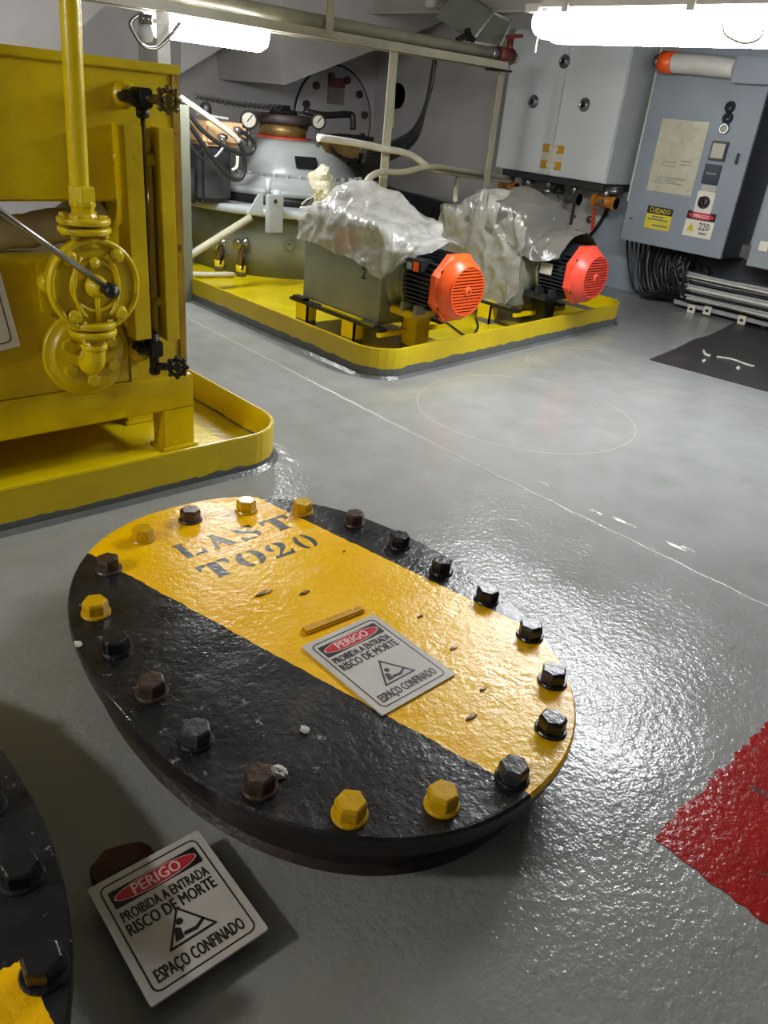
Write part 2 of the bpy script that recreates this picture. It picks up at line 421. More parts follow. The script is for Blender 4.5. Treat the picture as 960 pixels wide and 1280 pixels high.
# weld beads on the deck
mb = MB(); pts = []
for i in range(90):
    v = .15 + 3.6 * i / 89; u = 2.015 + .075 * max(0, (v - 1.6) / 2.1) + .003 * math.sin(i * 1.7)
    pts.append((u, v, -.0052))
mb.tube(pts, .0085, 14); o = mb.build('weld_seam', 'weld', floor, fix=False)
mb = MB(); c = Vector((2.66, 1.86, 0)); pts = []
for i in range(61):
    t = .35 + 5.6 * i / 60; pts.append(c + Vector((.47 * math.cos(t) * (1 + .02 * math.sin(3 * t)), .47 * math.sin(t), -.0034)))
mb.tube(pts, .0042, 6); mb.build('weld_ring', 'weld', floor, fix=False)
mb = MB(); pts = [(3.55 + .35 * math.cos(t), 2.15 + .3 * math.sin(t), -.0032) for t in np.linspace(.4, 2.6, 24)]
mb.tube(pts, .004, 6); mb.build('weld_ring', 'weld', floor, fix=False)
# drip flakes of hardened paint beside the seam
for k, (px, py, s) in enumerate(((745, 640, 1.0), (775, 650, 1.3), (790, 657, .8), (845, 682, 1.2), (860, 686, .8), (680, 604, .8), (355, 565, 1.2), (365, 575, 1.5), (345, 556, 1.0))):
    g = G(px, py); mb = MB(); n = 9
    ring = [(s * .008 * (1 + .5 * random.random()) * math.cos(2 * math.pi * i / n), s * .032 * (.6 + .6 * random.random()) * math.sin(2 * math.pi * i / n)) for i in range(n)]
    mb.add([(g.x + a, g.y + b, 0) for a, b in ring] + [(g.x + a * .5, g.y + b * .55, .003) for a, b in ring], [(i, (i + 1) % n, n + (i + 1) % n, n + i) for i in range(n)] + [tuple(range(n, 2 * n))], True)
    mb.build('paint_blob', 'weld', floor)
# red painted area
mb = MB(); out = []
def edge(a, b, n, amp):
    a, b = Vector(a), Vector(b); nn = Vector((-(b - a).y, (b - a).x)).normalized()
    for i in range(n):
        out.append(a + (b - a) * (i / n) + nn * (random.uniform(-1, 1) * amp))
edge((1.062, .305), (1.96, .305), 90, .006); edge((1.96, .305), (1.96, -.55), 3, 0); edge((1.96, -.55), (1.062, -.55), 3, 0); edge((1.062, -.55), (1.062, .305), 60, .004)
mb.prism([(p.x, p.y) for p in out], (0, 0, 0), (1, 0, 0), (0, 1, 0), -.001, .0015)
tag(mb.build('floor_marking', 'redpaint'), 'glossy red painted square on the grey deck with chipped corner', 'floor marking')

# ------------------------------------------------------------------ manhole hatches
Zc = .14
BOLTPX = [(120, 766, 'y'), (146, 812, 'k'), (190, 866, 'b'), (245, 926, 'g'), (325, 984, 'b'), (437, 1018, 'y'), (552, 1006, 'y'), (640, 972, 'g'), (688, 912, 'k'), (690, 852, 'k'),
          (662, 795, 'k'), (608, 750, 'k'), (551, 714, 'k'), (499, 682, 'k'), (443, 654, 'b'), (378, 640, 'y'), (308, 638, 'y'), (238, 650, 'b'), (179, 674, 'y'), (136, 712, 'b')]
BM = {'y': 'boltyel', 'k': 'boltblk', 'b': 'boltbrn', 'g': 'boltgry'}
def bolt_proto(parent, key, rot):
    mb = MB(); R = .0262
    mb.lathe((0, 0, 0), (0, 0, 1), [(R, .006), (R, .026)], 6, False, rot, False)
    mb.lathe((0, 0, 0), (0, 0, 1), [(R, .026), (R * .88, .032)], 6, False, rot, False)
    n = len(mb.v); mb.f.append(tuple(range(n - 6, n)))
    b = mb.build('bolt', BM[key], parent, local=True, bevel=.0015, seg=1)
    w = MB().lathe((0, 0, 0), (0, 0, 1), [(.0295, 0), (.0295, .003), (.0275, .006), (.02, .006)], 20, False).build('washer', 'blk' if key in 'kg' else BM[key], b, local=True)
    return b
def manhole(name, label, c, pts, mat, neckmat, jig=0):
    root = thing(name, label, 'hatch', (c[0], c[1], 0))
    n = 96; a, b, p = .433, .592, 2.2
    o = ell(a, b, n, p=p); mb = MB(); rings = []
    prof = [(0.985, Zc - .024), (1.0, Zc - .020), (1.0, Zc - .005), (.993, Zc)]
    vs = []; fs = []
    for s, z in prof:
        vs += [(x * s, y * s, z + .0015 * noise.noise(Vector((x * 9, y * 9, z * 40 + 3)))) for x, y in o]
    for k in range(len(prof) - 1):
        for i in range(n): j = (i + 1) % n; fs.append((k * n + i, k * n + j, (k + 1) * n + j, (k + 1) * n + i))
    fs += [tuple(reversed(range(n))), tuple(range((len(prof) - 1) * n, len(prof) * n))]
    mb.add(vs, fs); mb.build('cover_plate', mat, root, local=True)
    mb = MB(); vs = []; fs = []; pr = [(.93, -.005), (.90, .012), (.90, Zc - .05), (.985, Zc - .048), (.985, Zc - .022)]
    for s, z in pr: vs += [(x * s, y * s, z) for x, y in o]
    for k in range(len(pr) - 1):
        for i in range(n): j = (i + 1) % n; fs.append((k * n + i, k * n + j, (k + 1) * n + j, (k + 1) * n + i))
    fs += [tuple(reversed(range(n))), tuple(range((len(pr) - 1) * n, len(pr) * n))]
    mb.add(vs, fs); mb.build('neck_ring', neckmat, root, local=True)
    prot = {}
    for k, (x, y, key) in enumerate(pts):
        if key not in prot:
            prot[key] = [bolt_proto(root, key, r) for r in (.1,)]; q = prot[key][0]; q.location = (x, y, Zc)
        else:
            q = dup(prot[key][0], root, (x, y, Zc))
        q.rotation_euler = (random.uniform(-.03, .03), random.uniform(-.03, .03), random.uniform(0, 1.05))
    return root
MC = (.84, 1.03)
bp = []
for x, y, k in BOLTPX:
    g = G(x, y, Zc); bp.append((g.x - MC[0], g.y - MC[1], k))
# yellow band edges in cover space
def ln(p, q, c): 
    k = (q[0] - p[0]) / (q[1] - p[1]); return (p[0] - c[0] - k * (p[1] - c[1]), k)
lo = ln((.592, 1.473), (.838, .459), MC); hi = ln((1.066, 1.530), (1.195, .797), MC)
mh = manhole('manhole_hatch', 'oval bolted manhole hatch painted yellow and black with stencilled LAST', MC, bp, cover_mat('hatch_yellow_black', (lo, hi, Zc - .012)), 'neck')
c2 = (-.205, .955)
bp2 = [(x, y, k2) for (x, y, k), k2 in zip(bp, 'ykkkbkkkkkkkkkkkkkky')]
mh2 = manhole('manhole_hatch', 'mostly black oval manhole hatch with yellow patch beside the loose warning sign', c2, bp2,
              cover_mat('hatch_black_worn', ((-.60, 0), (.33, 0), Zc - .012, -.285)), 'neck')
# raised flat bar and old raised welds on the main hatch
mb = MB(); a, b = Vector((.800, 1.000, Zc)), Vector((.952, .992, Zc))
mb.bar(a + Vector((0, -.005, .003)), b + Vector((0, -.005, .003)), .022, .012); mb.build('lug_bar', paint('lug_yellow', 'd39d0c', 'b98a0a', .3, bump=.8, bscale=70, chip='3b2c0c', chipt=.60, chips=40), mh, bevel=.003)
for px, py, w in ((525, 771, .012), (567, 811, .014), (604, 862, .013), (589, 897, .018), (540, 835, .008), (430, 690, .006), (380, 742, .02), (330, 742, .03)):
    g = G(px, py, Zc); mb = MB(); n = 8
    ring = [(w * .8 * math.cos(2 * math.pi * i / n) * random.uniform(.7, 1.2), w * .35 * math.sin(2 * math.pi * i / n) * random.uniform(.7, 1.2)) for i in range(n)]
    mb.add([(g.x + a, g.y + b, Zc) for a, b in ring] + [(g.x + a * .7, g.y + b * .7, Zc + .004) for a, b in ring], [(i, (i + 1) % n, n + (i + 1) % n, n + i) for i in range(n)] + [tuple(range(n, 2 * n))])
    mb.build('weld_scar', 'scar', mh)
# stencilled letters
def cres(cx, cy, a, b, ai, bi, off, t0, t1, n=12):
    o = [(cx + a * math.cos(t), cy + b * math.sin(t)) for t in np.linspace(t0, t1, n)]
    i = [(cx + off + ai * math.cos(t), cy + bi * math.sin(t)) for t in np.linspace(t1, t0, n)]
    return o + i
pi = math.pi
GL = {
 'L': [[(.0, .92), (.0, 1), (.42, 1), (.42, .92), (.36, .9), (.36, .0), (.08, 0), (.08, .9)], [(.46, 0), (.95, 0), (.95, .34), (.88, .34), (.80, .12), (.46, .10)]],
 'A': [[(.30, 1), (.52, 1), (.98, .0), (.62, 0)], [(.0, 0), (.30, 0), (.24, .06), (.40, .55), (.32, .72), (.08, .06)], [(.30, .28), (.52, .28), (.49, .36), (.33, .36)]],
 'S': [[(.06, .98), (.12, .62), (.34, .50), (.66, .40), (.78, .28), (.74, .14), (.86, .08), (.98, .26), (.94, .42), (.74, .56), (.42, .66), (.28, .76), (.32, .88)],
       [(.40, 1), (.40, .92), (.66, .90), (.82, .74), (.90, .76), (.90, .98)], [(.04, .02), (.06, .28), (.14, .28), (.28, .12), (.64, .08), (.64, .0)]],
 'T': [[(.34, .98), (.66, .98), (.66, .06), (.74, .0), (.26, .0), (.34, .06)], [(.0, 1), (.30, 1), (.30, .90), (.14, .84), (.06, .66), (.0, .66)], [(1, 1), (.70, 1), (.70, .90), (.86, .84), (.94, .66), (1, .66)]],
 'O': [cres(.46, .5, .46, .52, .16, .40, -.02, pi * .56, pi * 1.44), cres(.54, .5, .46, .52, .16, .40, .02, -pi * .44, pi * .44)],
 '2': [cres(.46, .70, .42, .30, .15, .22, -.04, pi * .60, pi * 1.25), [(.52, 1), (.80, .92), (.92, .74), (.84, .54), (.40, .18), (.26, .16), (.56, .50), (.62, .72), (.52, .92)], [(.02, .0), (.92, 0), (.98, .30), (.90, .30), (.82, .17), (.10, .16)]],
 '0': [cres(.44, .5, .40, .52, .14, .42, -.02, pi * .56, pi * 1.44), cres(.56, .5, .40, .52, .14, .42, .02, -pi * .44, pi * .44)],
}
mstencil = paint('stencil_black', '2b2c34', '4a4640', .3, bump=.3, bscale=80, chip='b9902a', chipt=.66, chips=60)
for ch, u0, w, v0 in (('L', .748, .062, 1.376), ('A', .822, .066, 1.374), ('S', .902, .062, 1.370), ('T', .984, .078, 1.366),
                      ('T', .746, .078, 1.266), ('O', .838, .070, 1.264), ('2', .920, .062, 1.260), ('0', .998, .056, 1.256)):
    mb = MB()
    for poly in GL[ch]:
        mb.prism([(a * w, b * .066) for a, b in poly], (u0, v0, Zc), (1, 0, 0), (0, 1, 0), -.001, .0009)
    mb.build('stencil_letter', mstencil, mh)

# ------------------------------------------------------------------ warning signs
def warning_sign(label, loc, rot, w, h, dirty=False):
    s = thing('warning_sign', label, 'sign', loc, 'confined space warning signs', rot)
    X, Y = (1, 0, 0), (0, 1, 0); O = (0, 0, 0); k = w / .191
    MB().prism(rrect(w, h, .004), O, X, Y, 0, .004).build('plate', 'white', s, local=True)
    iw, ih = w * .87, h * .90
    MB().ringprism(rrect(iw, ih, .012), rrect(iw - .0045, ih - .0045, .010), O, X, Y, .004, .0045).build('border', 'ink', s, local=True)
    hy = ih / 2 - .012 - .018
    MB().prism(rrect(iw - .018, .036 * h / .242, .003, cy=hy), O, X, Y, .004, .0046).build('header', 'ink', s, local=True)
    MB().prism(ell((iw - .026) / 2, .0165 * h / .242, 40, cy=hy), O, X, Y, .0046, .0050).build('oval_rim', 'signtxt', s, local=True)
    MB().prism(ell((iw - .030) / 2, .0148 * h / .242, 40, cy=hy), O, X, Y, .0050, .0054).build('oval', 'signred', s, local=True)
    mb = MB(); put_text(mb, 'PERIGO', -.040 * k, hy - .0095, .0195, .0056, .080 * k, .0006); mb.build('header_lettering', 'signtxt', s, local=True, fix=False)
    mb = MB()
    def line_end(mb): mb.build('lettering', 'ink', s, local=True, fix=False); return MB()
    put_text(mb, 'PROIBIDA A ENTRADA', -iw / 2 + .010, hy - .0425, .0180, .0045, iw - .022, .00055); mb = line_end(mb)
    put_text(mb, 'RISCO DE MORTE', -iw / 2 + .009, hy - .0670, .0205, .0045, iw - .022, .0007); mb = line_end(mb)
    put_text(mb, 'ESPAÇO CONFINADO', -iw / 2 + .011, -ih / 2 + .0115, .0200, .0045, iw - .024, .0006)
    mb.build('lettering', 'ink', s, local=True, fix=False)
    # pictogram: rounded triangle outline with a figure reaching into an opening
    ty = -ih / 2 + .042; T_ = [(-.040 * k, ty), (.040 * k, ty), (0, ty + .066 * h / .242)]
    cxx, cyy = 0, ty + .022
    mb = MB(); inn = [(cxx + (x - cxx) * .84, cyy + (y - cyy) * .84) for x, y in T_]
    mb.ringprism(T_, inn, O, X, Y, .004, .0045); mb.build('triangle', 'ink', s, local=True)
    mb = MB(); mb.prism(ell(.0055, .0055, 14, cx=-.006, cy=ty + .034), O, X, Y, .004, .0045)
    mb.prism([(-.024, ty + .008), (-.011, ty + .008), (-.009, ty + .024), (-.014, ty + .028), (-.018, ty + .026)], O, X, Y, .004, .0045)
    mb.prism([(-.010, ty + .010), (.010, ty + .008), (.026, ty + .017), (.024, ty + .021), (.009, ty + .014), (-.008, ty + .016)], O, X, Y, .004, .0045)
    mb.build('figure', 'ink', s, local=True)
    return s
from mathutils import Quaternion
warning_sign('white PERIGO confined space sign lying on the yellow hatch cover', (.863, .838, Zc + .0005), Quaternion(), .191, .242)
sB = warning_sign('shaded PERIGO confined space sign propped on a rusty lug beside hatches', (.3365, .680, .030), Quaternion((0, 0, 1), math.radians(-2)), .182, .213)
mb = MB(); n = 10
ring = [(.052 * math.cos(2 * pi * i / n) * random.uniform(.8, 1.15), .038 * math.sin(2 * pi * i / n) * random.uniform(.8, 1.15)) for i in range(n)]
cx, cy = .318, .812
mb.add([(cx + a, cy + b, 0) for a, b in ring] + [(cx + a * .95, cy + b * .9, .020) for a, b in ring] + [(cx + a * .5, cy + b * .5, .029) for a, b in ring],
       [(k * n + i, k * n + (i + 1) % n, (k + 1) * n + (i + 1) % n, (k + 1) * n + i) for k in range(2) for i in range(n)] + [tuple(range(2 * n, 3 * n)), tuple(reversed(range(n)))])
tag(mb.build('deck_lug', 'rust'), 'rusty brown lug on the deck showing behind the shaded sign', 'lug')
tag(MB().box((.262, .590, 0), (.412, .775, .0300)).build('sign_base_block', 'rust', bevel=.004), 'rusty low block on deck underneath the shaded sign', 'block')

# ------------------------------------------------------------------ drip trays
def round_poly(pts, rads, n=8):
    out = []; N = len(pts)
    for i, (p, r) in enumerate(zip(pts, rads)):
        p = Vector(p); a = Vector(pts[i - 1]) - p; b = Vector(pts[(i + 1) % N]) - p
        if r == 0: out.append(p); continue
        a.normalize(); b.normalize(); ang = a.angle(b); d = r / math.tan(ang / 2)
        c = p + (a + b).normalized() * (r / math.sin(ang / 2)); s = p + a * d - c; e = p + b * d - c
        for k in range(n + 1):
            t = k / n; q = s.lerp(e, t); q = q.normalized() * r; out.append(c + q)
    return out
def inset(poly, d):
    n = len(poly); out = []
    for i in range(n):
        a, p, b = poly[i - 1], poly[i], poly[(i + 1) % n]
        n1 = Vector((-(p - a).y, (p - a).x)).normalized(); n2 = Vector((-(b - p).y, (b - p).x)).normalized()
        m_ = (n1 + n2).normalized(); out.append(p + m_ * (d / max(.4, m_.dot(n1))))
    return out
def drip_tray(label, pts, rads, h, fz, mt='tray'):
    xs = [p[0] for p in pts]; ys = [p[1] for p in pts]
    root = thing('drip_tray', label, 'drip tray', (sum(xs) / len(xs), sum(ys) / len(ys), 0))
    o = round_poly(pts, rads); i_ = inset(o, .012); foot = inset(o, -.022)
    t = lambda P_: [(p.x, p.y) for p in P_]
    MB().ringprism(t(o), t(i_), (0, 0, 0), (1, 0, 0), (0, 1, 0), -.002, h).build('rim_wall', mt, root, bevel=.003, seg=2)
    n = len(o); mb = MB()
    mb.add([(p.x, p.y, -.002) for p in foot] + [(p.x, p.y, .012) for p in inset(o, -.002)], [(k, (k + 1) % n, n + (k + 1) % n, n + k) for k in range(n)], True)
    mb.build('foot_weld', paint('boot_grey', '686c6b', '5c605f', .2, bump=.9, bscale=50), root)
    MB().prism(t(inset(o, .006)), (0, 0, 0), (1, 0, 0), (0, 1, 0), .001, fz).build('tray_floor', 'trayfloor', root)
    return root
drip_tray('yellow drip tray under the yellow tank with a rounded corner', [(-1.0, 1.975), (1.47, 1.935), (1.47, 3.6), (-1.0, 3.6)], [0, .17, .05, 0], .130, .020)
drip_tray('large yellow drip tray under both motor pumps', [(2.30, 2.43), (4.62, 2.60), (4.62, 5.9), (2.30, 5.9)], [.16, .16, .1, .1], .140, .022, 'tray2')

# ------------------------------------------------------------------ yellow tank
TV = 2.20
tk = thing('oil_tank', 'yellow steel tank on legs standing in a drip tray', 'tank', (.3, 2.5, .02))
mb = MB(); mb.box((-1.0, TV, .80), (1.215, 2.55, 1.150)); mb.build('upper_tank', 'tank', tk, bevel=.006)
MB().box((-1.0, TV - .012, 1.128), (1.222, TV, 1.152)).build('top_edge_strip', 'tank', tk, bevel=.003)
MB().box((1.03, TV, .272), (1.215, 2.55, .80)).build('side_column', 'tank', tk)
MB().box((1.195, TV - .006, .272), (1.222, TV + .02, 1.130)).build('corner_angle', paint('worn_corner_yellow', 'a88a10', '8a6d0c', .4, bump=.6, bscale=50, chip='4a3608', chipt=.60, chips=24), tk, bevel=.003)
MB().box((-1.0, TV + .004, .272), (1.03, 2.55, .655)).build('lower_tank', 'tank', tk, bevel=.005)
MB().box((-1.0, TV - .012, .160), (1.238, TV + .05, .272)).build('base_rail', 'tank', tk, bevel=.004)
MB().box((-1.0, 2.53, .018), (1.13, 2.55, .272)).build('back_light_block', 'tank', tk)  # unseen plate added to block lamp light, keeps the space under the tank dark
MB().box((1.17, TV + .05, .160), (1.238, 2.55, .272)).build('side_rail', 'tank', tk, bevel=.004)
for (u0, v0) in ((1.125, TV - .012), (1.125, 2.46), (-.6, TV - .012), (-.6, 2.46)):
    MB().box((u0, v0, .018), (u0 + .112, v0 + .075, .165)).build('leg', 'tank', tk, bevel=.004)
    MB().box((u0 - .01, v0 - .012, .018), (u0 + .122, v0 + .087, .030)).build('foot_plate', 'tank', tk, bevel=.004)
# mounting pad with a capped stub beside the hand pump
g = V(70, 355, TV)
MB().prism(rrect(.16, .15, .02), (g.x + .03, TV + .004, .580), (1, 0, 0), (0, 0, 1), 0, .012).build('mounting_pad', 'tank', tk, bevel=.003)
mb = MB(); q = V(58, 352, TV); mb.lathe((q.x, TV, q.z), (0, -1, 0), [(.030, 0), (.030, .03), (.024, .045), (.0, .045)], 20); mb.build('stub_boss', 'tank', tk)
# pipe stubs of the sight gauge
for px, py, nm in ((155, 118, 'gauge_boss'), (155, 198, 'gauge_boss'), (172, 437, 'gauge_boss')):
    q = V(px, py, TV); MB().lathe((q.x, TV, q.z), (0, -1, 0), [(.034, 0), (.034, .012), (.026, .014), (.026, .035), (.0, .035)], 20).build(nm, 'tank', tk)

# dirty wrapped rolls lying in the slot of the tank
def lump_tube(pts, r, n=16, amp=.25, sp=6, sc=9):
    mb = MB(); mb.tube(pts, r, n, sp)
    for i, v in enumerate(mb.v):
        f = noise.noise(v * sc) * amp * r + noise.noise(v * sc * 3) * amp * .4 * r
        mb.v[i] = v + Vector((f * .5, f, f))
    return mb
tag(lump_tube([(.2, 2.33, .700), (.5, 2.32, .703), (.72, 2.33, .700), (.86, 2.34, .715), (.98, 2.33, .72)], .048).build('wrapped_roll', 'rag'),
    'dirty white wrapped roll lying in the slot of the yellow tank', 'roll')
tag(lump_tube([(.985, 2.30, .72), (1.0, 2.38, .73), (1.0, 2.46, .72)], .062, amp=.5).build('plastic_bundle', 'rag'), 'crumpled plastic bundle in the tank slot behind the hand pump', 'bundle')

# hand pump with riser pipe
hp = thing('hand_pump', 'yellow semi-rotary hand pump with riser pipe bolted to the yellow tank', 'pump', (.885, TV, .27))
pv = 2.085; c = V(118, 357, pv)
def hex_nut(mb, p, ax, r, h, n=6): mb.lathe(p, ax, [(r * .94, 0), (r, .15 * h), (r, .85 * h), (r * .94, h)], n, False, .3)
mb = MB(); mb.lathe((c.x, pv + .055, c.z), (0, -1, 0), [(.09, 0), (.118, .012), (.118, .045), (.127, .047), (.127, .060), (.118, .062), (.112, .058)], 44); mb.build('pump_body', 'valve', hp)
mb = MB(); mb.torus((c.x, pv - .006, c.z), (0, 1, 0), .119, .0085, 48, 8); mb.build('rim_flange', 'valve', hp)
mb = MB(); mb.torus((c.x, pv - .008, c.z), (0, 1, 0), .066, .006, 36, 8)
mb.lathe((c.x, pv + .004, c.z), (0, -1, 0), [(.066, 0), (.05, .004), (.0, .004)], 36, True, 0, False); mb.build('cover_ring', 'valve', hp)
for sx in (-1, 1):
    mb = MB(); mb.tube([(c.x + sx * .040 * math.cos(t) + sx * .02, pv - .012, c.z + .085 * math.sin(t)) for t in np.linspace(-1.2, 1.2, 9)], .0065, 8); mb.build('cover_rib', 'valve', hp)
mb = MB(); mb.tube([(c.x, pv - .008, c.z - .095), (c.x, pv - .014, c.z)], .0065, 8); mb.build('cover_rib', 'valve', hp)
for a in (50, 130, 230, 310):
    t = math.radians(a); p = Vector((c.x + .100 * math.cos(t), pv - .004, c.z + .100 * math.sin(t)))
    mb = MB(); mb.lathe(p, (0, -1, 0), [(.019, 0), (.019, .010), (.016, .013), (0, .013)], 16); l = mb.build('lug', 'valve', hp)
    mb = MB(); hex_nut(mb, p + Vector((0, -.012, 0)), (0, -1, 0), .0115, .009); mb.build('lug_bolt', 'valve', l)
mb = MB(); mb.lathe((c.x, pv - .0, c.z), (0, -1, 0), [(.034, 0), (.030, .02), (.020, .028), (.018, .045), (0, .045)], 24); mb.build('hub', 'valve', hp)
mb = MB(); mb.lathe((c.x, pv - .004, c.z + .062), (0, -1, 0), [(.016, 0), (.014, .014), (0, .016)], 14); mb.build('priming_plug', 'valve', hp)
# lever
kb = V(138, 363, pv - .075); fa = V(0, 264, pv - .055); fa2 = fa + (fa - kb) * .55
mb = MB(); mb.cyl((c.x + .002, pv - .03, c.z - .002), kb, .011, n=12); mb.build('lever_pivot', 'steelv', hp)
lv = MB().tube([kb, fa, fa2], .0085, 10).build('lever', 'rodm', hp)
mb = MB(); dd = (kb - c).normalized(); ax = Vector((.10, -1, -.10)).normalized()
mb.lathe(kb - ax * .018, ax, [(.0, 0), (.017, .001), (.020, .012), (.020, .030), (.016, .038), (0, .040)], 16); mb.build('end_knob', 'blackpl', lv)
# upper flanges, nuts, riser
px_ = c.x - .004
def flange_pair(zc, r, nm):
    mb = MB()
    for dz in (-.0195, .0035): mb.lathe((px_, pv + .025, zc + dz), (0, 0, 1), [(r * .96, 0), (r, .003), (r, .013), (r * .96, .016)], 32)
    f = mb.build(nm, 'valve', hp)
    for a in (40, 140, 220, 320):
        t = math.radians(a); q = Vector((px_ + r * .78 * math.cos(t), pv + .025 + r * .78 * math.sin(t), zc))
        mb = MB(); hex_nut(mb, q + Vector((0, 0, .018)), (0, 0, 1), .011, .009); hex_nut(mb, q + Vector((0, 0, -.030)), (0, 0, 1), .011, .010); mb.build('flange_bolt', 'valve', f)
zt = V(104, 283, pv).z; zb = V(118, 412, pv).z
flange_pair(zt, .068, 'top_flange'); flange_pair(zb, .064, 'bottom_flange')
mb = MB(); mb.lathe((px_, pv + .025, c.z + .10), (0, 0, 1), [(.040, 0), (.034, .02), (.034, zt - c.z - .115)], 24); mb.build('top_neck', 'valve', hp)
mb = MB(); mb.lathe((px_, pv + .025, zb + .015), (0, 0, 1), [(.034, 0), (.040, c.z - zb - .12)], 24); mb.build('bottom_neck', 'valve', hp)
zn = V(100, 262, pv).z; zn2 = V(100, 243, pv).z
mb = MB(); mb.lathe((px_, pv + .025, zt + .018), (0, 0, 1), [(.036, 0), (.030, .012), (.030, .025), (.034, .03), (.034, zn - zt), (.026, zn - zt + .006)], 10, False); mb.build('union_body', 'valve', hp, bevel=.002, seg=1)
mb = MB(); mb.lathe((px_, pv + .025, zn2 - .022), (0, 0, 1), [(.034, 0), (.036, .003), (.036, .036), (.034, .040)], 6, False, .2); mb.build('union_nut', 'valve', hp, bevel=.002, seg=1)
top = V(87, 0, pv + .025); t0 = V(99, 232, pv + .025); tt = top + (top - t0) * 1.2
tt.z = min(tt.z, ZC)
MB().tube([Vector((px_, pv + .025, zn2)), t0, top, tt], .0245, 18).build('riser_pipe', 'valve', hp)
# elbow down to the tank flange
fl = V(105, 443, TV); 
mb = MB(); pth = [Vector((px_, pv + .025, zb - .02)), Vector((px_, pv + .025, zb - .075))]
for k in range(1, 7):
    t = k / 6 * pi / 2; pth.append(Vector((px_, pv + .025 + .045 * (1 - math.cos(t)), zb - .075 - .045 * math.sin(t))))
pth.append(Vector((px_, TV - .02, zb - .120)))
mb.tube(pth, .029, 18); mb.build('elbow', 'valve', hp)
MB().lathe((px_, pv + .025, zb - .062), (0, 0, 1), [(.034, 0), (.036, .004), (.036, .012), (.034, .016)], 20).build('elbow_collar', 'valve', hp)
MB().lathe((px_, pv + .025, zb - .034), (0, 0, 1), [(.031, 0), (.035, .003), (.035, .009), (.031, .012)], 20).build('elbow_collar', 'valve', hp)
fc = Vector((fl.x + .006, TV, zb - .098))
wf = MB().lathe(fc + Vector((0, .004, 0)), (0, -1, 0), [(.128, 0), (.128, .016), (.122, .020), (.108, .020), (.106, .034), (.100, .038), (.0, .038)], 44).build('wall_flange', 'tank', hp)
for k in range(6):
    t = math.radians(30 + 60 * k); q = fc + Vector((.074 * math.cos(t), -.034, .074 * math.sin(t)))
    mb = MB(); hex_nut(mb, q, (0, -1, 0), .020, .013); mb.build('flange_bolt', 'tank', wf, bevel=.0015, seg=1)
MB().lathe(fc + Vector((-.0, -.03, .0)), (0, -1, 0), [(.040, 0), (.036, .012), (.034, .02), (.0, .02)], 24).build('flange_hub', 'tank', wf)

# sight gauge
sg = thing('sight_gauge', 'level sight gauge with black valves and yellow guard slats on the yellow tank', 'gauge', (1.08, TV, .33))
GV = 2.145
a, b = V(178, 138, GV), V(192, 432, GV); xg = (a.x + b.x) / 2
MB().cyl((xg, GV, b.z), (xg, GV, a.z), .0065, n=12).build('glass_tube', paint('stained_glass_tube', '6a5414', '3c2f0c', .12, bump=0), sg)
for (x0, x1, y0, y1) in ((1.017, 1.067, V(160, 157, 2.13).z, V(181, 424, 2.13).z), (1.088, 1.110, V(190, 160, 2.15).z, V(210, 445, 2.15).z), (1.118, 1.160, V(205, 160, 2.13).z, V(225, 424, 2.13).z)):
    v1 = 2.13 if x0 != 1.088 else 2.165
    mb = MB(); mb.box((x0, v1 - .004, y1), (x1, v1 + .004, y0)); mb.box((x0, v1, y1), (x0 + .005, TV, y0)); mb.build('guard_slat', 'tank', sg, bevel=.0015, seg=1)
MB().cyl((1.02, 2.165, V(155, 198, 2.165).z), (1.12, 2.165, V(155, 198, 2.165).z), .019).build('cross_pipe', 'tank', sg)
MB().cyl((1.09, 2.17, V(212, 377, 2.165).z + .006), (1.16, 2.17, V(212, 377, 2.165).z), .016).build('cross_pipe', 'tank', sg)
def gauge_valve(z, sgn):
    mb = MB(); mb.cyl((xg - .05, GV, z), (xg + .02, GV, z), .014); mb.box((xg - .022, GV - .022, z - .024), (xg + .022, GV + .022, z + .024)); mb.cyl((xg, GV, z - .02), (xg, GV, z - .050 if sgn > 0 else z + .05), .017)
    mb.cyl((xg - .035, GV, z), (xg - .035, TV, z), .016)
    if sgn < 0: mb.cyl((xg, GV, z), (xg, GV, z - .075), .015); mb.lathe((xg, GV, z - .085), (0, 0, 1), [(.0, 0), (.018, .004), (.018, .026), (.0, .03)], 10)
    vb = mb.build('valve_body', 'steelv', sg, bevel=.004)
    zw = z if sgn > 0 else z - .055
    hw = MB(); d = Vector((-.25, -.95, .12)).normalized(); p = Vector((xg + .052, GV - .045, zw))
    hw.cyl(Vector((xg, GV - .01, zw)), p - d * .02, .012)
    hw.cyl(p - d * .03, p + d * .012, .010); hw.torus(p, d, .024, .0065, 24, 8)
    x = Vector((0, 0, 1)); y = d.cross(x)
    for k in range(8):
        t = 2 * pi * k / 8; q = x * math.cos(t) + y * math.sin(t); hw.cyl(p + q * .020, p + q * .036, .0068, n=8)
        if k % 2 == 0: hw.cyl(p, p + q * .024, .004, n=6)
    hw.lathe(p - d * .004, d, [(.013, 0), (.013, .010), (.0, .012)], 12)
    hw.build('hand_wheel', M['steelv'] if sgn < 0 else paint('worn_wheel', '2c2410', '6e5a14', .4, .2, scale=30, bump=.4), vb)
gauge_valve(V(178, 122, GV).z, 1); gauge_valve(V(187, 436, GV).z, -1)
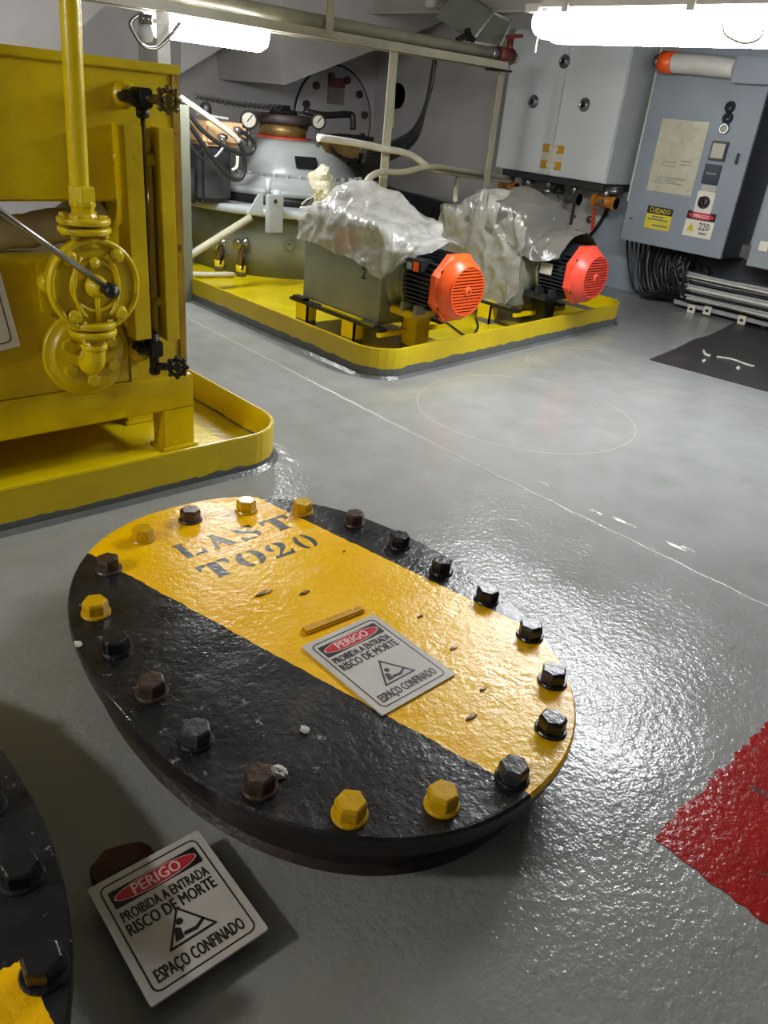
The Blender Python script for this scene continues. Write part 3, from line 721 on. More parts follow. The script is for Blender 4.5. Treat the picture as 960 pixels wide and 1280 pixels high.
# white notice board at the frame's left edge
sn = thing('notice_board', 'white notice with black outline hung on the front of the yellow tank', 'sign', (.60, TV, .42))
br = V(25, 432, TV - .012); tr = V(3, 352, TV - .012)
yv = (tr - br).normalized(); xv = Vector((-yv.z, 0, yv.x)); xv = xv if xv.x > 0 else -xv
o_ = br - xv * .17 + yv * .125
nrm = xv.cross(yv)
MB().prism(rrect(.34, .25, .006), o_, xv, yv, 0, .004).build('board', 'white', sn)
MB().ringprism(rrect(.306, .216, .014), rrect(.300, .210, .012), o_, xv, yv, .004, .0045).build('outline', 'ink', sn)

# ------------------------------------------------------------------ motor pumps in the large tray
def draped(ua, top, zbot, lumps, v_end, amp, nu=56, nv=64, rear=.16, seed=0, mr=.178, mz=.385, v0=3.43):
    """thin film laid over the pump box and on over the motor; zbot(v) is the ragged lower edge in front"""
    mb = MB(); vs = []; hw = .212
    rows = [v0 - (v0 - v_end) * i / nv for i in range(nv + 1)]
    for v in rows:
        k = min(1, max(0, (2.80 - v) / .07)); k = k * k * (3 - 2 * k)
        zb = zbot(v)
        box = [(ua - hw, zb), (ua - hw, top), (ua + hw, top), (ua + hw, top - rear)]
        Lb = [0]
        for a, b in zip(box, box[1:]): Lb.append(Lb[-1] + math.dist(a, b))
        for j in range(nu + 1):
            s = j / nu * Lb[-1]
            for q in range(3):
                if s <= Lb[q + 1] + 1e-9: break
            f = (s - Lb[q]) / max(1e-6, Lb[q + 1] - Lb[q]); bx = (box[q][0] + (box[q + 1][0] - box[q][0]) * f, box[q][1] + (box[q + 1][1] - box[q][1]) * f)
            a0 = pi + math.asin(max(-.9, min(.9, (mz - zb) / mr))); a1 = .25
            t = a0 + (a1 - a0) * j / nu; arc = (ua + mr * math.cos(t), mz + mr * math.sin(t))
            x = bx[0] * (1 - k) + arc[0] * k; z = bx[1] * (1 - k) + arc[1] * k
            for (lu, lv, h, sg) in lumps:
                if q == 1: z += (1 - k) * h * math.exp(-((x - lu) ** 2 + (v - lv) ** 2) / (2 * sg * sg))
            n1 = noise.noise(Vector((x * 4 + seed, v * 4, z * 4))); n2 = 1 - abs(noise.noise(Vector((x * 6 + z * 4, v * 7 + seed - z * 3, z * 6)))) * 2.4; n3 = 1 - abs(noise.noise(Vector((x * 13 - z * 6, v * 14 + seed + z * 8, z * 12)))) * 2.4
            d = amp * (.5 * abs(n1) + .8 * max(0, n2) ** 1.5 + .4 * max(0, n3) ** 1.5); out = -1 if x < ua - .1 else 0
            vs.append((x + out * d, v + .006 * n1, z + (d if q == 1 or k > .5 else 0)))
    fs = []
    for i in range(nv):
        for j in range(nu):
            a = i * (nu + 1) + j; b = a + 1; c_ = a + nu + 1; d = c_ + 1
            fs += [(a, b, d), (a, d, c_)] if (i + j) % 2 else [(a, b, c_), (b, d, c_)]
    mb.add(vs, fs, True); return mb

def motor_pump(ua, label, fanmat, number, boxmat='olive', Z0=.380):
    r = thing('motor_pump', label, 'pump', (ua, 2.9, .02))
    bt = .585
    MB().box((ua - .20, 2.77, .150), (ua + .20, 3.40, bt)).build('pump_box', boxmat, r, bevel=.008)
    MB().lathe((ua + .04, 3.12, bt - .01), (0, 0, 1), [(.10, 0), (.10, .05), (.075, .07), (.07, .10), (.04, .115), (0, .115)], 20).build('filler_neck', boxmat, r)
    # skid bars and legs
    for du, mt in ((-.215, 'steelv'), (.215, 'steelv')):
        sk = MB().box((ua + du - .028, 2.72, .128), (ua + du + .028, 3.46, .146)).build('skid_bar', mt, r, bevel=.003)
        MB().box((ua + du - .03, 2.76, .146), (ua + du + .012, 2.86, .158)).build('clamp_plate', 'rodm', sk, bevel=.002)
        MB().box((ua + du - .03, 3.33, .146), (ua + du + .012, 3.43, .160)).build('clamp_plate', 'steelv', sk, bevel=.002)
        MB().box((ua + du - .010, 2.88, .146), (ua + du + .012, 3.20, .155)).build('yellow_strip', 'trayfloor', sk)
        for v in (2.95, 3.34):
            MB().box((ua + du - .032, v - .05, .02), (ua + du - .022, v + .05, .13)).box((ua + du - .032, v - .05, .02), (ua + du + .03, v - .04, .13)).build('leg', 'tray', r)
    MB().box((ua - .24, 2.72, .105), (ua + .24, 2.74, .128)).build('cross_beam', 'tray', r)
    # bell housing, motor
    mb = MB(); mb.lathe((ua, 2.785, Z0), (0, -1, 0), [(.185, 0), (.185, .022), (.150, .028), (.138, .060), (.138, .085), (.16, .09), (.16, .105), (.12, .108)], 36); mb.build('bell_housing', boxmat, r)
    mo = MB().lathe((ua, 2.69, Z0), (0, -1, 0), [(.128, 0), (.128, .19)], 32).build('motor_body', 'motor', r)
    mb = MB()
    for k in range(-5, 6):
        dz = k * .0205; w = math.sqrt(.158 ** 2 - dz ** 2)
        for s in (-1, 1):
            x0 = math.sqrt(max(0, .127 ** 2 - dz ** 2)) - .004
            mb.box((ua + min(s * x0, s * w), 2.505, Z0 + dz - .0035), (ua + max(s * x0, s * w), 2.685, Z0 + dz + .0035))
    for k in range(-3, 4):
        dx = k * .026; w = math.sqrt(.152 ** 2 - dx ** 2); x0 = math.sqrt(.127 ** 2 - dx ** 2) - .004
        mb.box((ua + dx - .0035, 2.505, Z0 + x0), (ua + dx + .0035, 2.685, Z0 + w))
    f = mb.build('cooling_fins', 'motor', mo)
    MB().box((ua - .175, 2.555, Z0 + .062), (ua - .085, 2.675, Z0 + .118)).build('terminal_box', 'motor', r, bevel=.006)
    if number:
        MB().box((ua - .177, 2.565, Z0 + .066), (ua - .1745, 2.600, Z0 + .108)).build('rating_label', 'fan', r)
        MB().box((ua - .177, 2.610, Z0 + .070), (ua - .1745, 2.640, Z0 + .100)).build('rating_label', 'grey', r)
    else:
        MB().box((ua - .162, 2.585, Z0 - .015), (ua - .1585, 2.665, Z0 + .045)).build('rating_plate', 'gaugef', r)
    for v in (2.57, 2.66):
        mb = MB(); mb.box((ua - .165, v - .014, Z0 - .135), (ua - .10, v + .014, Z0 - .09)); mb.build('motor_foot', 'olive' if number else 'motor', r, bevel=.004)
    # fan cowl
    mb = MB(); mb.lathe((ua, 2.505, Z0), (0, -1, 0), [(.158, 0), (.166, .004), (.166, .036), (.150, .046)], 8, False, pi / 8)
    mb.lathe((ua, 2.470, Z0), (0, -1, 0), [(.152, -.010), (.150, .010), (.140, .035), (.122, .060), (.113, .068)], 32, True, 0, False); cow = mb.build('fan_cowl', fanmat, r)
    for a in (35, 145, 215, 325):
        t = math.radians(a); hex_p = Vector((ua + .148 * math.cos(t), 2.463, Z0 + .148 * math.sin(t))); mb = MB(); hex_nut(mb, hex_p, (0, -1, 0), .008, .006); mb.build('cowl_screw', 'steelv', cow)
    MB().lathe((ua, 2.408, Z0), (0, -1, 0), [(.113, 0), (.113, .001)], 32).build('grille_back', 'mesh', cow)
    mb = MB()
    for k in range(-7, 8):
        dz = k * .0143; w = math.sqrt(max(0, .112 ** 2 - dz ** 2))
        if w > .02: mb.box((ua - w, 2.398, Z0 + dz - .0040), (ua + w, 2.408, Z0 + dz + .0040))
    mb.lathe((ua, 2.407, Z0), (0, -1, 0), [(.022, 0), (.022, .012), (.017, .014), (0, .014)], 20); mb.torus((ua, 2.402, Z0), (0, 1, 0), .112, .005, 36, 6)
    mb.build('grille', fanmat, cow)
    MB().lathe((ua, 2.3935, Z0), (0, -1, 0), [(.007, 0), (.007, .002), (0, .002)], 12).build('centre_hole', 'mesh', cow)
    # support under the bell
    MB().box((ua - .05, 2.66, .02), (ua + .05, 2.76, Z0 - .15)).box((ua - .15, 2.60, Z0 - .165), (ua + .15, 2.76, Z0 - .13)).build('support_post', 'tray' if number else 'motor', r, bevel=.004)
    return r
mp1 = motor_pump(2.80, 'motor pump with orange fan cowl and number 2 on its steel box', 'fan', True)
mp2 = motor_pump(3.86, 'motor pump with red fan cowl near the control panel', 'fan2', False)
q = U(455, 342, 2.598); mb = MB(); vs, fs = text_mesh('2', .055, None, .02)
mb.add([(2.5985, q.y - a + .02, q.z + b - .025) for a, b in vs], fs); mb.build('stencil_number', 'ink', mp1, fix=False)
MB().box((2.597, 2.98, .46), (2.5985, 3.14, .55)).build('warning_label', paint('faded_label_orange', 'b9683a', 'a5562c', .5, bump=0), mp1)
def interp(tab):
    xs = [a for a, b in tab]; ys = [b for a, b in tab]
    return lambda v: float(np.interp(v, xs, ys))
e1 = [(377, 299), (393, 303), (415, 314), (445, 325), (460, 335), (474, 349)]
tab1 = sorted([(U(x, y, 2.585).y, U(x, y, 2.585).z) for x, y in e1])
tab1 = [(2.52, .535), (2.60, .50), (2.68, .44)] + [t for t in tab1 if t[0] > 2.72]
tag(draped(2.80, .600, interp(tab1), [(2.76, 3.18, .15, .10), (2.86, 3.00, .10, .09)], 2.545, .024).build('plastic_cover', 'bag', fix=False),
    'crumpled clear plastic sheet draped over the pump with orange cowl', 'plastic sheet')
e2 = [(552, 330), (575, 345), (592, 372), (603, 394), (620, 390)]
tab2 = [(2.74, .30), (2.80, .16), (2.9, .10), (3.05, .08), (3.2, .22), (3.43, .33)]
tag(draped(3.86, .605, interp(tab2), [(3.70, 3.12, .09, .08), (3.86, 2.98, .13, .13)], 2.765, .026, seed=5, mr=.186).build('plastic_cover', 'bag2', fix=False),
    'cloudy plastic sheet covering the pump with red cowl down to the tray', 'plastic sheet')
tab3 = [(2.50, .47), (2.60, .43), (2.70, .415), (2.78, .44), (2.9, .50), (3.2, .56)]
tag(draped(3.86, .640, interp(tab3), [(3.86, 2.98, .13, .14)], 2.53, .010, seed=9, mr=.200, v0=3.22).build('grey_hood_sheet', 'hood', fix=False),
    'smooth grey plastic hood over the motor with red cowl', 'plastic sheet')
tag(MB().tube([G(545, 395, .26), G(560, 405, .16), G(585, 421, .05), G(597, 410, .045), G(594, 396, .12), V(592, 388, 2.50)], .0075, 8, 6).build('motor_cable', 'dial'), 'black cable looping under the orange fan cowl', 'cable')

# ------------------------------------------------------------------ thruster pedestal behind the pumps
pc = Vector((3.58, 4.92, 0)); A = (0, 0, 1)
pd = thing('thruster_pedestal', 'round grey thruster pedestal with bolted dome and dark top wheel', 'machine', (pc.x, pc.y, .02))
MB().lathe(pc, A, [(.72, .02), (.72, .43)], 64).build('drum', 'olive', pd)
MB().lathe(pc, A, [(.72, .415), (.83, .418), (.84, .425), (.84, .462), (.83, .468), (.62, .468)], 64).build('rim_plate', 'grey', pd)
MB().lathe(pc, A, [(.64, .45), (.64, .530)], 48).build('dark_ring', 'steelv', pd)
MB().lathe(pc, A, [(.60, .50), (.66, .535), (.66, .565), (.60, .572), (.60, .60), (.575, .612), (.575, .632), (.50, .636)], 56).build('dome_flange', 'dome', pd)
MB().lathe(pc, A, [(.50, .62), (.495, .66), (.44, .74), (.40, .80), (.375, .835), (.34, .848), (.15, .85)], 56).build('dome', 'dome', pd)
dm = None
for k in range(40):
    t = 2 * pi * k / 40; q = pc + Vector((.538 * math.cos(t), .538 * math.sin(t), .632))
    if q.x + q.y > 9.0: continue
    mb = MB(); hex_nut(mb, (0, 0, 0), A, .018, .022)
    if dm is None: dm = mb.build('flange_nut', 'dome', pd, local=True); dm.location = q - ORG[pd]
    else:
        c_ = dm.copy(); COL.objects.link(c_); c_.parent = pd; c_.location = q - ORG[pd]
n0 = Vector((3.54, 4.93, 0))
MB().lathe(n0, A, [(.19, .845), (.185, .86), (.175, .862)], 36).build('red_band', 'fan2', pd)
MB().lathe(n0, A, [(.165, .85), (.165, .945)], 36).build('brass_neck', 'brass', pd)
MB().lathe(n0, A, [(.155, .935), (.200, .945), (.205, .955), (.205, .992), (.195, 1.0), (.10, 1.0)], 40).build('top_wheel', paint('wheel_brown', '3a3030', '4a3d3b', .5, bump=.2), pd)
MB().lathe(n0, A, [(.10, 1.0), (.09, 1.025), (.05, 1.03), (.045, 1.055), (0, 1.055)], 24).build('hub_cap', 'steelv', pd)
MB().bar(n0 + Vector((-.12, .08, 1.02)), n0 + Vector((.18, -.12, 1.018)), .03, .02).build('cross_bar', 'steelv', pd)
# label plate on the dome
q = pc + Vector((-.16, -.43, .73)); nn = Vector((-.35, -.94, .78)).normalized(); xx = Vector((.94, -.35, 0)).normalized(); yy = nn.cross(xx)
MB().prism(rrect(.15, .085, .006), q, xx, yy, 0, .006).build('name_plate', 'ink', pd)
# dark yoke arm, second gauge frame
mb = MB(); mb.tube([V(380, 139, 4.75), V(405, 144, 4.7), V(435, 143, 4.7), V(441, 147, 4.68), V(441, 162, 4.68)], .022, 8, 5); mb.build('yoke_arm', 'steelv', pd)
for px, py in ((345, 232), (296, 236)):
    pass
# clamp block on the rim
q = U(0, 0, 1)
a = V(327, 262, 4.22)
mb = MB(); bb = V(328, 250, 4.25); u0 = bb.x
MB().box((u0 - .055, 4.10, .36), (u0 + .055, 4.14, .58)).build('clamp_plate', 'grey', pd, bevel=.005)
MB().lathe((u0 - .01, 4.098, .545), (0, -1, 0), [(.012, 0), (.012, .004), (0, .004)], 12).build('clamp_hole', 'ink', pd)
MB().prism([(0, 0), (.11, 0), (.11, .11), (.08, .11)], (u0 - .165, 4.16, .466), (1, 0, 0), (0, 0, 1), -.012, .0).build('gusset', 'grey', pd)
MB().cyl((u0 + .07, 4.2, .468), (u0 + .07, 4.2, .60), .025).cyl((u0 + .02, 4.22, .55), (u0 + .02, 4.22, .66), .018).build('clamp_pin', 'grey', pd)
# drain plug on the drum and vertical rib
q = pc + Vector((-.40, -.60, .24)); MB().lathe(q, (-.55, -.83, 0), [(.035, 0), (.032, .012), (.014, .014), (.014, .006), (0, .006)], 18).build('drain_plug', 'olive', pd)
MB().add([(2.60, 5.10, .02), (2.75, 5.02, .02), (2.88, 5.0, .02), (2.74, 5.06, .43), (2.80, 5.02, .43), (2.62, 5.13, .02), (2.77, 5.09, .43)], [(0, 1, 4, 3), (0, 3, 6, 5), (1, 2, 4)]).build('rib', 'grey', pd)

# gauges
def gauge(label, p, r, d, stem):
    g = thing('pressure_gauge', label, 'gauge', p)
    p = Vector(p); d = Vector(d).normalized()
    MB().lathe(p - d * .02, d, [(r * .9, 0), (r, .006), (r, .034), (r * .9, .042), (r * .78, .042), (r * .78, .030)], 28).build('case', 'steelv', g)
    MB().lathe(p + d * .012, d, [(r * .76, 0), (r * .76, .003)], 28).build('face', 'gaugef', g)
    x = Vector((0, 0, 1)); y = d.cross(x)
    MB().bar(p + d * .019 - (x * .2 - y * .2) * r, p + d * .019 + (x * .55 - y * .4) * r, .005, .003, d).build('needle', 'ink', g)
    MB().cyl(p - Vector((0, 0, r * .9)), p - Vector((0, 0, r * .9 + stem)), .014).build('stem', 'rodm', g)
    return g
pg = V(311, 150, 4.62); gauge('round pressure gauge standing beside the dark top wheel and peach housing', pg, .056, (-.5, -.85, .1), pg.z - .06 - .80)
pg = V(398, 152, 4.55); gauge('dark pressure gauge under the yoke arm beside the round hatch', pg, .050, (-.6, -.8, 0), pg.z - .05 - .82)
# peach housing with dark motor under it
a = V(248, 150, 4.62); b = V(302, 184, 4.62)
vb = thing('valve_block', 'peach coloured valve block with hose fittings above dark motor', 'machine', ((a.x + b.x) / 2, 4.7, .47))
MB().box((a.x, 4.55, b.z), (b.x, 4.80, a.z)).build('block', 'peach', vb, bevel=.025)
MB().box((a.x - .03, 4.56, .468), (b.x - .10, 4.82, b.z)).build('motor', 'darkwall', vb, bevel=.03)
MB().cyl((a.x - .10, 4.62, .468), (a.x - .10, 4.62, .66), .06).build('side_cylinder', 'darkwall', vb)
MB().bar(V(248, 142, 4.6), V(283, 148, 4.6), .05, .012).build('cover_plate', 'grey', vb)
for px, py in ((277, 171), (296, 163), (300, 175)):
    q = V(px, py, 4.54); MB().lathe(q, (.2, -1, 0), [(.022, -.02), (.022, .02), (.015, .022), (.015, .04), (0, .04)], 12).build('fitting', 'steel', vb)
hoses = [([(226, 122), (262, 147), (290, 168), (299, 177)], .017, 'hosew', 'pale grey hose running from the valve block behind the tank'),
         ([(228, 131), (250, 160), (275, 180), (300, 192), (314, 191), (318, 180), (308, 168), (298, 164)], .013, 'dial', 'black hose looping up to the fitting beside the gauge'),
         ([(228, 143), (250, 175), (270, 202), (288, 222), (301, 223), (306, 208), (303, 188), (298, 176)], .014, 'dial', 'black hose hanging in the lowest loop under valve block'),
         ([(228, 150), (238, 180), (246, 193), (256, 200)], .011, 'dial', 'short black hose dropping beside the dark cylinder'),
         ([(277, 173), (280, 182), (272, 193), (268, 197)], .010, 'steel', 'short braided steel hose under the peach valve block'),
         ([(297, 195), (296, 208), (290, 213)], .010, 'hosew', 'short white hose tail beside the dome')]
for pts, r, mt, lb in hoses:
    mb = MB().tube([V(x, y, 4.46) for x, y in pts], r, 8, 6); tag(mb.build('hose', mt), lb, 'hose', 'hydraulic hoses at the pedestal')
# chain with black hanging lamp
mb = MB(); A0, B0 = V(246, 120, 4.7), V(352, 134, 4.75)
for k in range(34):
    p = A0.lerp(B0, k / 33) + Vector((0, 0, -.015 * math.sin(pi * k / 33))); d = (B0 - A0).normalized()
    mb.torus(p, (Vector((0, 0, 1)) if k % 2 else Vector((0, 1, .0)) + Vector((.7, 0, 0))), .013, .0055, 10, 5)
tag(mb.build('chain', 'steelv'), 'dark chain stretched across the pedestal wheel', 'chain')
q = V(257, 128, 4.7); r = thing('chain_weight', 'black capped weight hanging on the chain left of the gauge', 'weight', q)
MB().lathe(q + Vector((0, 0, -.075)), A, [(0, 0), (.030, .003), (.036, .02), (.036, .05), (.026, .07), (.01, .078)], 16).build('body', 'blackpl', r)
MB().torus(q + Vector((0, 0, .008)), (0, 1, 0), .014, .004, 12, 5).build('ring', 'steelv', r)
# brass block and dark fittings right of the dome
a = V(408, 178, 4.5); b = V(452, 203, 4.5)
r = thing('actuator', 'brass coloured actuator block right of the dome', 'machine', ((a.x + b.x) / 2, 4.6, .6))
MB().box((a.x, 4.52, b.z), (b.x, 4.68, a.z)).build('body', 'brass', r, bevel=.012)
MB().box((a.x - .02, 4.55, .572), (b.x + .03, 4.70, b.z)).build('base', 'darkwall', r, bevel=.01)
MB().tube([V(405, 170, 4.5), V(430, 170, 4.5), V(466, 174, 4.5)], .014, 8, 4).build('top_pipe', 'steelv', r)
MB().tube([V(412, 182, 4.49), V(420, 192, 4.49), V(440, 200, 4.49), V(462, 194, 4.49)], .010, 8, 4).build('loop_pipe', 'steelv', r)
MB().box((b.x + .02, 4.50, b.z - .12), (b.x + .20, 4.66, b.z + .05)).build('side_box', 'steelv', r, bevel=.01)
# small plastic bag tied on a valve stem
def crumple(c, r, n=14, seed=0, sq=(1, 1, 1), amp=.35):
    bm = bmesh.new(); bmesh.ops.create_icosphere(bm, subdivisions=3, radius=r)
    mb = MB(); bm.verts.ensure_lookup_table()
    for v in bm.verts:
        d = v.co.normalized(); f = 1 + amp * noise.noise(d * 1.7 + Vector((seed, 0, 0))) + amp * .6 * noise.noise(d * 4.5 + Vector((0, seed, 0))) + random.uniform(-.03, .03)
        mb.v.append(Vector(c) + Vector((v.co.x * sq[0], v.co.y * sq[1], v.co.z * sq[2])) * f)
    mb.f = [tuple(v.index for v in f.verts) for f in bm.faces]; bm.free(); return mb
q = V(402, 230, 4.0)
r = thing('bagged_valve', 'small valve wrapped in a white plastic bag on the pedestal rim', 'valve', (q.x, q.y, .45))
crumple(q, .088, seed=3, sq=(.9, .9, 1.15)).build('bag', paint('white_bag', 'cfcbb8', 'b7b295', .28, bump=.6, bscale=25), r)
MB().cyl(q - Vector((0, 0, .06)), Vector((q.x + .10, q.y + .30, .46)), .02).build('stem', 'rodm', r)
MB().tube([q + Vector((-.05, -.02, -.06)), V(383, 250, 4.0), V(377, 256, 4.0)], .005, 6).build('tie_string', 'hosew', r)
# two drain cocks and the pale hose along the drum
for k, (px, py, pyb) in enumerate(((272, 305, 338), (299, 305, 345))):
    g = G(px + 2, pyb, .022)
    r = thing('drain_cock', ('tarnished drain cock beside the pale slanting hose', 'tarnished drain cock standing nearer the drain plug of the drum')[k], 'valve', g)
    zt_ = [z for z in np.arange(.05, .5, .005)]
    q = V(px, py, g.y); q.x = g.x
    MB().cyl(g, (g.x, g.y, g.z + .07), .034).build('socket', 'tray', r)
    MB().cyl((g.x, g.y, g.z + .05), (g.x, g.y, q.z), .016).build('stem', 'brass', r)
    MB().lathe((g.x - .05, g.y - .01, q.z), (1, .15, .1), [(.03, 0), (.036, .01), (.036, .03), (.02, .036), (.02, .07), (.03, .075), (.03, .10), (0, .10)], 14).build('head', 'steel', r)
    MB().cyl((g.x + .02, g.y - .02, q.z - .03), (g.x - .01, g.y - .03, g.z + .05), .009).build('handle', 'steelv', r)
h = V(313, 272, 4.15); l = V(233, 322, 4.15)
tag(MB().tube([l + (l - h) * .6, l, h], .022, 12).build('slanting_hose', 'cream'), 'pale cream pipe slanting down from the pedestal rim', 'pipe')
tag(MB().tube([G(225, 342, .05), G(255, 343, .045), G(292, 343, .045)], .016, 8, 4).build('drain_hose', 'hosew'), 'short white hose along the tray at the drain cocks', 'hose')
tag(MB().box((2.17, 4.05, 0.0), (2.305, 4.09, 1.02)).build('post', 'olive'), 'pale grey upright behind the yellow tank corner', 'post')

# ------------------------------------------------------------------ overhead cable run
OV = 3.80
oh = thing('cable_run', 'overhead cream pipe and angle-iron cable tray crossing above the pedestal', 'cable tray', (3.2, OV, 1.40))
p0, p1 = V(300, 8, OV), V(612, 66, OV); sl = (p1 - p0) / (p1.x - p0.x)
pz = .5 * (p0.z + p1.z)
MB().cyl((-2.2, OV, pz), (p1.x, OV, pz), .032).build('conduit', 'cream', oh)
r0, r1 = V(350, 30, OV - .06), V(628, 83, OV - .06); rz = .5 * (r0.z + r1.z)
for dv, dz in ((-.06, 0), (.06, .0)):
    MB().box((-2.2, OV + dv - .004, rz - .02), (r1.x + .05, OV + dv + .004, rz + .02)).box((-2.2, OV + dv - .02, rz - .024), (r1.x + .05, OV + dv + .02, rz - .018)).build('angle_rail', 'cream', oh)
for u in np.arange(-1.95, r1.x, .45):
    MB().box((u, OV - .06, rz - .016), (u + .03, OV + .06, rz - .010)).build('rung', 'cream', oh)
q = V(411, 22, OV - .06)
MB().box((q.x - .022, OV - .075, q.z - .07), (q.x + .022, OV - .065, q.z + .09)).box((q.x - .05, OV - .075, q.z + .08), (q.x + .0, OV + .02, ZC)).build('clamp', 'cream', oh)
MB().cyl((p1.x, OV, pz), (p1.x + .07, OV, pz), .040).build('union', 'rodm', oh)
MB().box((r1.x - .02, OV - .075, rz - .035), (r1.x + .085, OV + .07, rz - .022)).build('end_bracket', 'steelv', oh)
vx = p1.x + .07
vl = thing('red_valve', 'dull red valve at the end of the overhead pipe', 'valve', (vx + .06, OV, pz - .05))
MB().cyl((vx, OV, pz), (vx + .15, OV, pz), .048, n=14).build('body', 'redp', vl, bevel=.004)
MB().cyl((vx + .12, OV, pz), (vx + .12, OV, pz + .10), .020).build('stem', 'redp', vl)
MB().bar((vx + .08, OV, pz + .105), (vx + .20, OV - .02, pz + .125), .04, .022).build('handle', 'redp', vl, bevel=.005)
MB().cyl((vx + .15, OV, pz - .005), (vx + .19, OV, pz - .005), .036, n=6).build('end_nut', 'cream', vl)
# three cables strapped along the rails
for k, dv in enumerate((-.035, -.005, .03)):
    tag(MB().tube([(-2.2, OV + dv, rz - .002), (2.2, OV + dv + .01, rz), (3.3, OV + dv, rz - .002), (r1.x - .1, OV + dv, rz)], .011, 8, 6).build('tray_cable', ('wirew', 'hosew', 'dial')[k]),
        ('grey cable lying in the overhead tray', 'white cable lying in the overhead tray', 'black cable lying in the overhead tray')[k], 'cable', 'cables in the overhead tray')
# posts
def angle_post(label, u, v, z0, z1, w, mt):
    mb = MB(); mb.box((u - w / 2, v - .004, z0), (u + w / 2, v + .004, z1)); mb.box((u + w / 2 - .008, v, z0), (u + w / 2, v + w, z1))
    return tag(mb.build('support_post', mt), label, 'post')
q = V(484, 150, OV); angle_post('cream angle-iron post standing behind the first pump', q.x, OV - .01, .02, rz, .062, 'cream')
q = V(204, 45, OV); angle_post('white angle-iron post beside the small bulb behind tank', q.x, OV, 0, rz + .06, .065, 'housing')
q = V(622, 150, OV + .1); angle_post('thin grey-brown post left of the wall cabinet', q.x, OV + .12, .02, rz, .05, 'cream')
a, b = V(488, 60, OV), V(497, 150, OV + .05)
tag(MB().bar((q.x * 0 + V(484, 150, OV).x + .04, OV + .03, rz - .05), (V(497, 150, OV).x, OV + .05, 1.0), .03, .008).build('brace', 'cream'), 'slim brace leaning on the cream post', 'brace')
# small bulb on the left post
q = V(182, 24, OV - .05); r = thing('bulb_lamp', 'small unlit bulb in a socket on the white post', 'lamp', q)
MB().lathe(q + Vector((0, 0, -.09)), A, [(0, 0), (.025, .006), (.034, .03), (.03, .055), (.018, .075)], 18).build('bulb', paint('opal_glass', 'd5d5d8', 'c9c9cf', .1, bump=0), r)
MB().cyl(q + Vector((0, 0, -.02)), q + Vector((0, 0, .02)), .030).build('socket', 'rodm', r)
MB().tube([q + Vector((-.03, 0, .015)), V(163, 28, OV - .05), V(168, 42, OV - .05), V(180, 58, OV - .05), V(196, 60, OV - .05), V(212, 46, OV - .05), V(225, 28, OV - .05)], .009, 8, 5).build('cord', 'rodm', r)
MB().bar(q + Vector((.03, .03, 0)), q + Vector((.09, .05, 0)), .03, .02).build('bracket', 'housing', r)

# black cable bundle dropping right of the post, and porthole
for k in range(6):
    j = lambda a: (random.uniform(-a, a))
    pts = [(544 + k * 1.6, 72), (538 + k * 1.6, 110), (529 + k * 1.8, 140), (514 + k * 3, 164 + k * 2), (496 + k * 1.5, 176 + k * 4), (478, 182 + 4 * k), (460, 184 + 4 * k)]
    mb = MB().tube([V(x + j(1.0), y + j(1), 4.05) + Vector((0, k * .012, 0)) for x, y in pts], .012, 7, 5)
    tag(mb.build('cable', 'dial'), 'black cable in the bundle dropping from the overhead tray', 'cable', 'black cables beside the cream post')
q = U(497, 120, UW - .012); r = thing('porthole', 'dark round lightening hole with a raised ring in the wall', 'opening', q)
MB().lathe(q, (-1, 0, 0), [(.135, -.01), (.135, .012), (.120, .016), (.110, .004)], 32).build('ring', 'wall', r)
MB().lathe(q, (-1, 0, 0), [(.112, 0), (.112, .004)], 32).build('dark_hole', 'ink', r)
# round bolted hatch on the back wall
hc = V(416, 146, VW); hc.z = .95
r = thing('wall_hatch', 'round grey bolted hatch plate on the back wall', 'hatch', (hc.x, VW, hc.z))
MB().lathe((hc.x, VW, hc.z), (0, -1, 0), [(.455, 0), (.455, .018), (.445, .024), (.0, .024)], 56).build('plate', 'wall', r)
MB().torus((hc.x, VW - .008, hc.z), (0, 1, 0), .462, .010, 56, 6).build('seal_ring', 'steelv', r)
for k in range(12):
    t = 2 * pi * k / 12 + .2; mb = MB(); hex_nut(mb, (hc.x + .37 * math.cos(t), VW - .024, hc.z + .37 * math.sin(t)), (0, -1, 0), .036, .035); mb.build('bolt', 'boltbrn', r)
MB().box((hc.x - .10, VW - .030, hc.z + .14), (hc.x + .10, VW - .024, hc.z + .36)).build('notice', paint('notice_brown', '8b7f72', '7a6e62', .5, scale=20, bump=0), r)
MB().box((hc.x - .10, VW - .034, hc.z + .28), (hc.x + .10, VW - .030, hc.z + .36)).build('notice_header', paint('notice_red', '7a3a38', '6a302e', .5, bump=0), r)

# white hoses crossing to the right
tag(MB().tube([V(398, 172, 3.72), V(440, 178, 3.72), V(480, 186, 3.72), V(512, 193, 3.75), V(538, 210, 3.75), V(560, 215, 3.9), V(600, 221, 4.1), V(640, 227, 4.3)], .020, 10, 6).build('white_hose', 'hosew'), 'thick white hose sagging from actuator towards the cabinet', 'hose')
tag(MB().tube([V(455, 236, 3.3), V(462, 222, 3.35), V(478, 215, 3.45), V(505, 215, 3.6), V(540, 208, 3.7), V(580, 213, 3.9), V(640, 224, 4.3)], .017, 10, 6).build('cream_hose', 'cream'), 'cream hose rising out of the first plastic cover', 'hose')
tag(MB().tube([V(572, 222, 3.9), V(570, 235, 3.6), V(569, 250, 3.35)], .014, 8, 5).build('hose_branch', 'cream'), 'short cream hose dropping to the second pump', 'hose')

